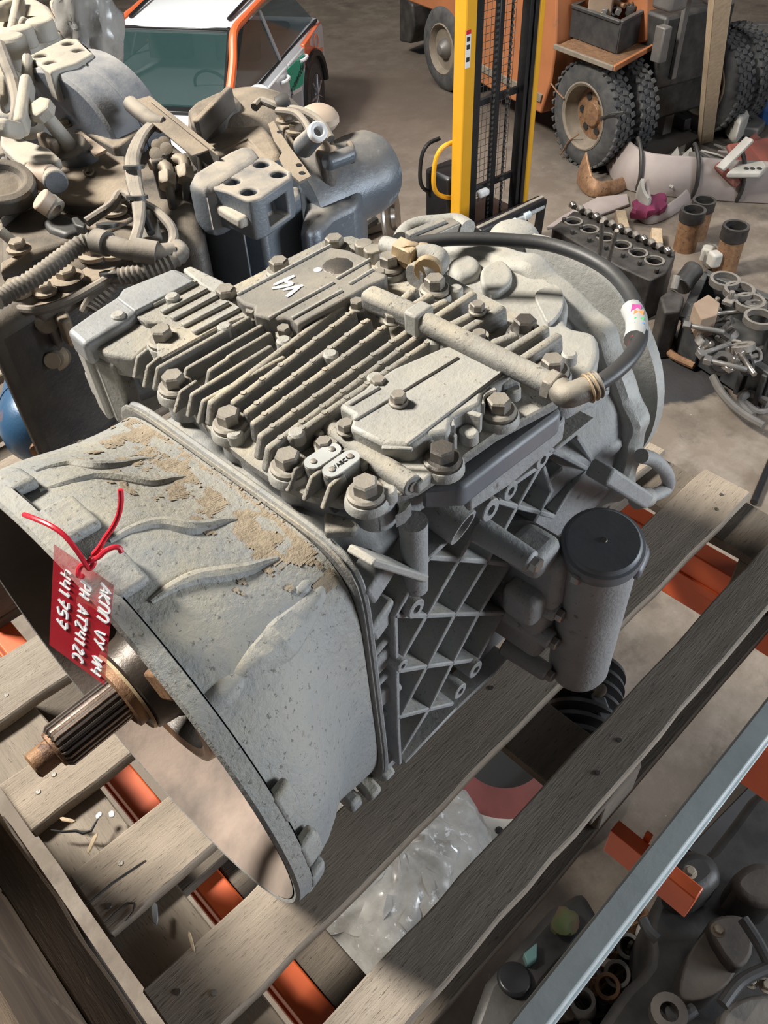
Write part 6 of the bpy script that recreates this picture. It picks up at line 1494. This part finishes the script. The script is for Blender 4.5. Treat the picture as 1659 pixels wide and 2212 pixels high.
p = W(1393, 2022, -2.40); MB().box(p, (.065, .065, .065), Matrix.Rotation(.4, 3, 'Z')).thing('square_nut', M['dirtywhite'], 'white square nut with a hole above the open sleeves', 'nut', bevel=.006)
wpb = MB().prism([W(x, y, -2.52) for x, y in [(1190, 2300), (1180, 2200), (1390, 1975), (1440, 2010), (1400, 2120), (1330, 2300)]], (0, 0, -.075)); wpb.thing('parts_tray', M['fdark'], 'dark tray holding the sleeves in the lower right', 'tray', bevel=.01)
# dark engine at the lower right corner
KE = 1.33
def ZE(z): return 1.05 - (1.05-z)*KE
en = root('engine', W(1560, 2080, FZ), 'dark greasy engine with hoses filling the lower right corner', 'engine')
def epr(poly, z, d, name, mt, bevel=.03, smooth=True):
    pts = [W(x, y, ZE(z)) for x, y in poly]; pts = smoothpoly(pts, 3) if smooth else pts
    return MB().prism(pts, (0, 0, -d)).build(name, M[mt], en, bevel*KE, 3)
M['enbrown'] = mat('oily_brown_casting', (.05, .042, .036), (.03, .027, .025), 6, .55, .1, .4, 40, (.13, .105, .085), .8)
epr([(1400, 1990), (1445, 1900), (1540, 1830), (1659, 1690), (1760, 1760), (1760, 2330), (1280, 2330), (1330, 2160), (1400, 2080)], -1.25, .6, 'engine_block', 'fdark', .05)
epr([(1455, 1850), (1500, 1830), (1545, 1850), (1560, 1900), (1500, 1940), (1450, 1910)], -1.10, .2, 'thermostat', 'fdark', .03)
epr([(1470, 2120), (1500, 2040), (1560, 1985), (1600, 2020), (1590, 2100), (1540, 2150), (1480, 2160)], -1.12, .2, 'oil_pan', 'enbrown', .05)
epr([(1530, 2000), (1570, 1975), (1620, 1990), (1625, 2060), (1585, 2090)], -1.08, .2, 'pump_cover', 'enbrown', .03)
epr([(1580, 1900), (1630, 1860), (1690, 1880), (1690, 1950), (1620, 1950)], -1.12, .2, 'head_cover', 'enbrown', .03)
epr([(1560, 2190), (1620, 2150), (1700, 2160), (1700, 2260), (1570, 2260)], -1.05, .2, 'manifold', 'scrapalu', .03)
for pts in [[(1605, 1985, -1.0), (1640, 2040, -1.0), (1670, 2100, -1.0)], [(1560, 2170, -1.0), (1600, 2120, -1.0), (1660, 2090, -1.0)], [(1430, 2170, -1.05), (1460, 2200, -1.05), (1500, 2180, -1.05)], [(1388, 1985, -1.1), (1400, 2010, -1.1), (1420, 2030, -1.1)]]:
    wtube([(x_, y_, ZE(z_)) for x_, y_, z_ in pts], .018, 'hose', 'rubber', en)
MB().pipe(W(1440, 2195, ZE(-1.05)), W(1446, 2185, ZE(-1.02)), .053, .027, 16).build('flange_eye', M['enbrown'], en)
for px, py in [(1620, 2120), (1655, 2130), (1490, 1885), (1550, 2010)]: wbolt(px, py, ZE(-1.03), en, 1.3)
MB().beam(W(1500, 1860, FZ+.05), W(1700, 1650, FZ+.05), .09, .09).thing('dark_rail', M['blackm'], 'dark steel rail at the right edge beyond the galvanised bar', 'rail', bevel=.006)
MB().box(W(1550, 1835, FZ+.03), (.14, .11, .05), Matrix.Rotation(.4, 3, 'Z')).thing('galvanised_tab', M['label'], 'small pale metal tab on the floor right of the galvanised bar', 'metal tab', bevel=.005)
# dark trolley under the pallet near the bar
tr_ = root('dark_trolley', W(1190, 2060, FZ), 'dark trolley with a green rag under the pallet edge by the bar', 'trolley')
MB().prism([W(x, y, -2.08) for x, y in [(1000, 2260), (1050, 2120), (1190, 1960), (1260, 1920), (1300, 1990), (1180, 2130), (1090, 2300)]], (0, 0, -.51)).build('deck', M['fdark'], tr_, .03, 2)
gr_ = MB().ball((0, 0, 0), .056, 16, (1, .8, .6)); M['green_rag'] = mat('green_rag', (.05, .12, .03), (.16, .09, .06), 9, .8)
gr_.v = [v*(1+.5*noise.noise(v*20)) + W(1222, 1992, -2.04) for v in gr_.v]; gr_.build('rag', M['green_rag'], tr_)
MB().prism([W(x, y, -2.04) for x, y in [(1130, 2060), (1160, 2035), (1160, 2070), (1140, 2085)]], (0, 0, -.05)).build('teal_clip', mat('teal_plastic', (.16, .30, .28), None, rough=.4), tr_, .006)
wheel_c = W(1110, 2120, -2.08); MB().lathe(wheel_c, (.2, .1, 1), [(0, .054), (.014, .06), (.026, .054), (.03, .014)], 24).build('knob', M['blackm'], tr_, .004)
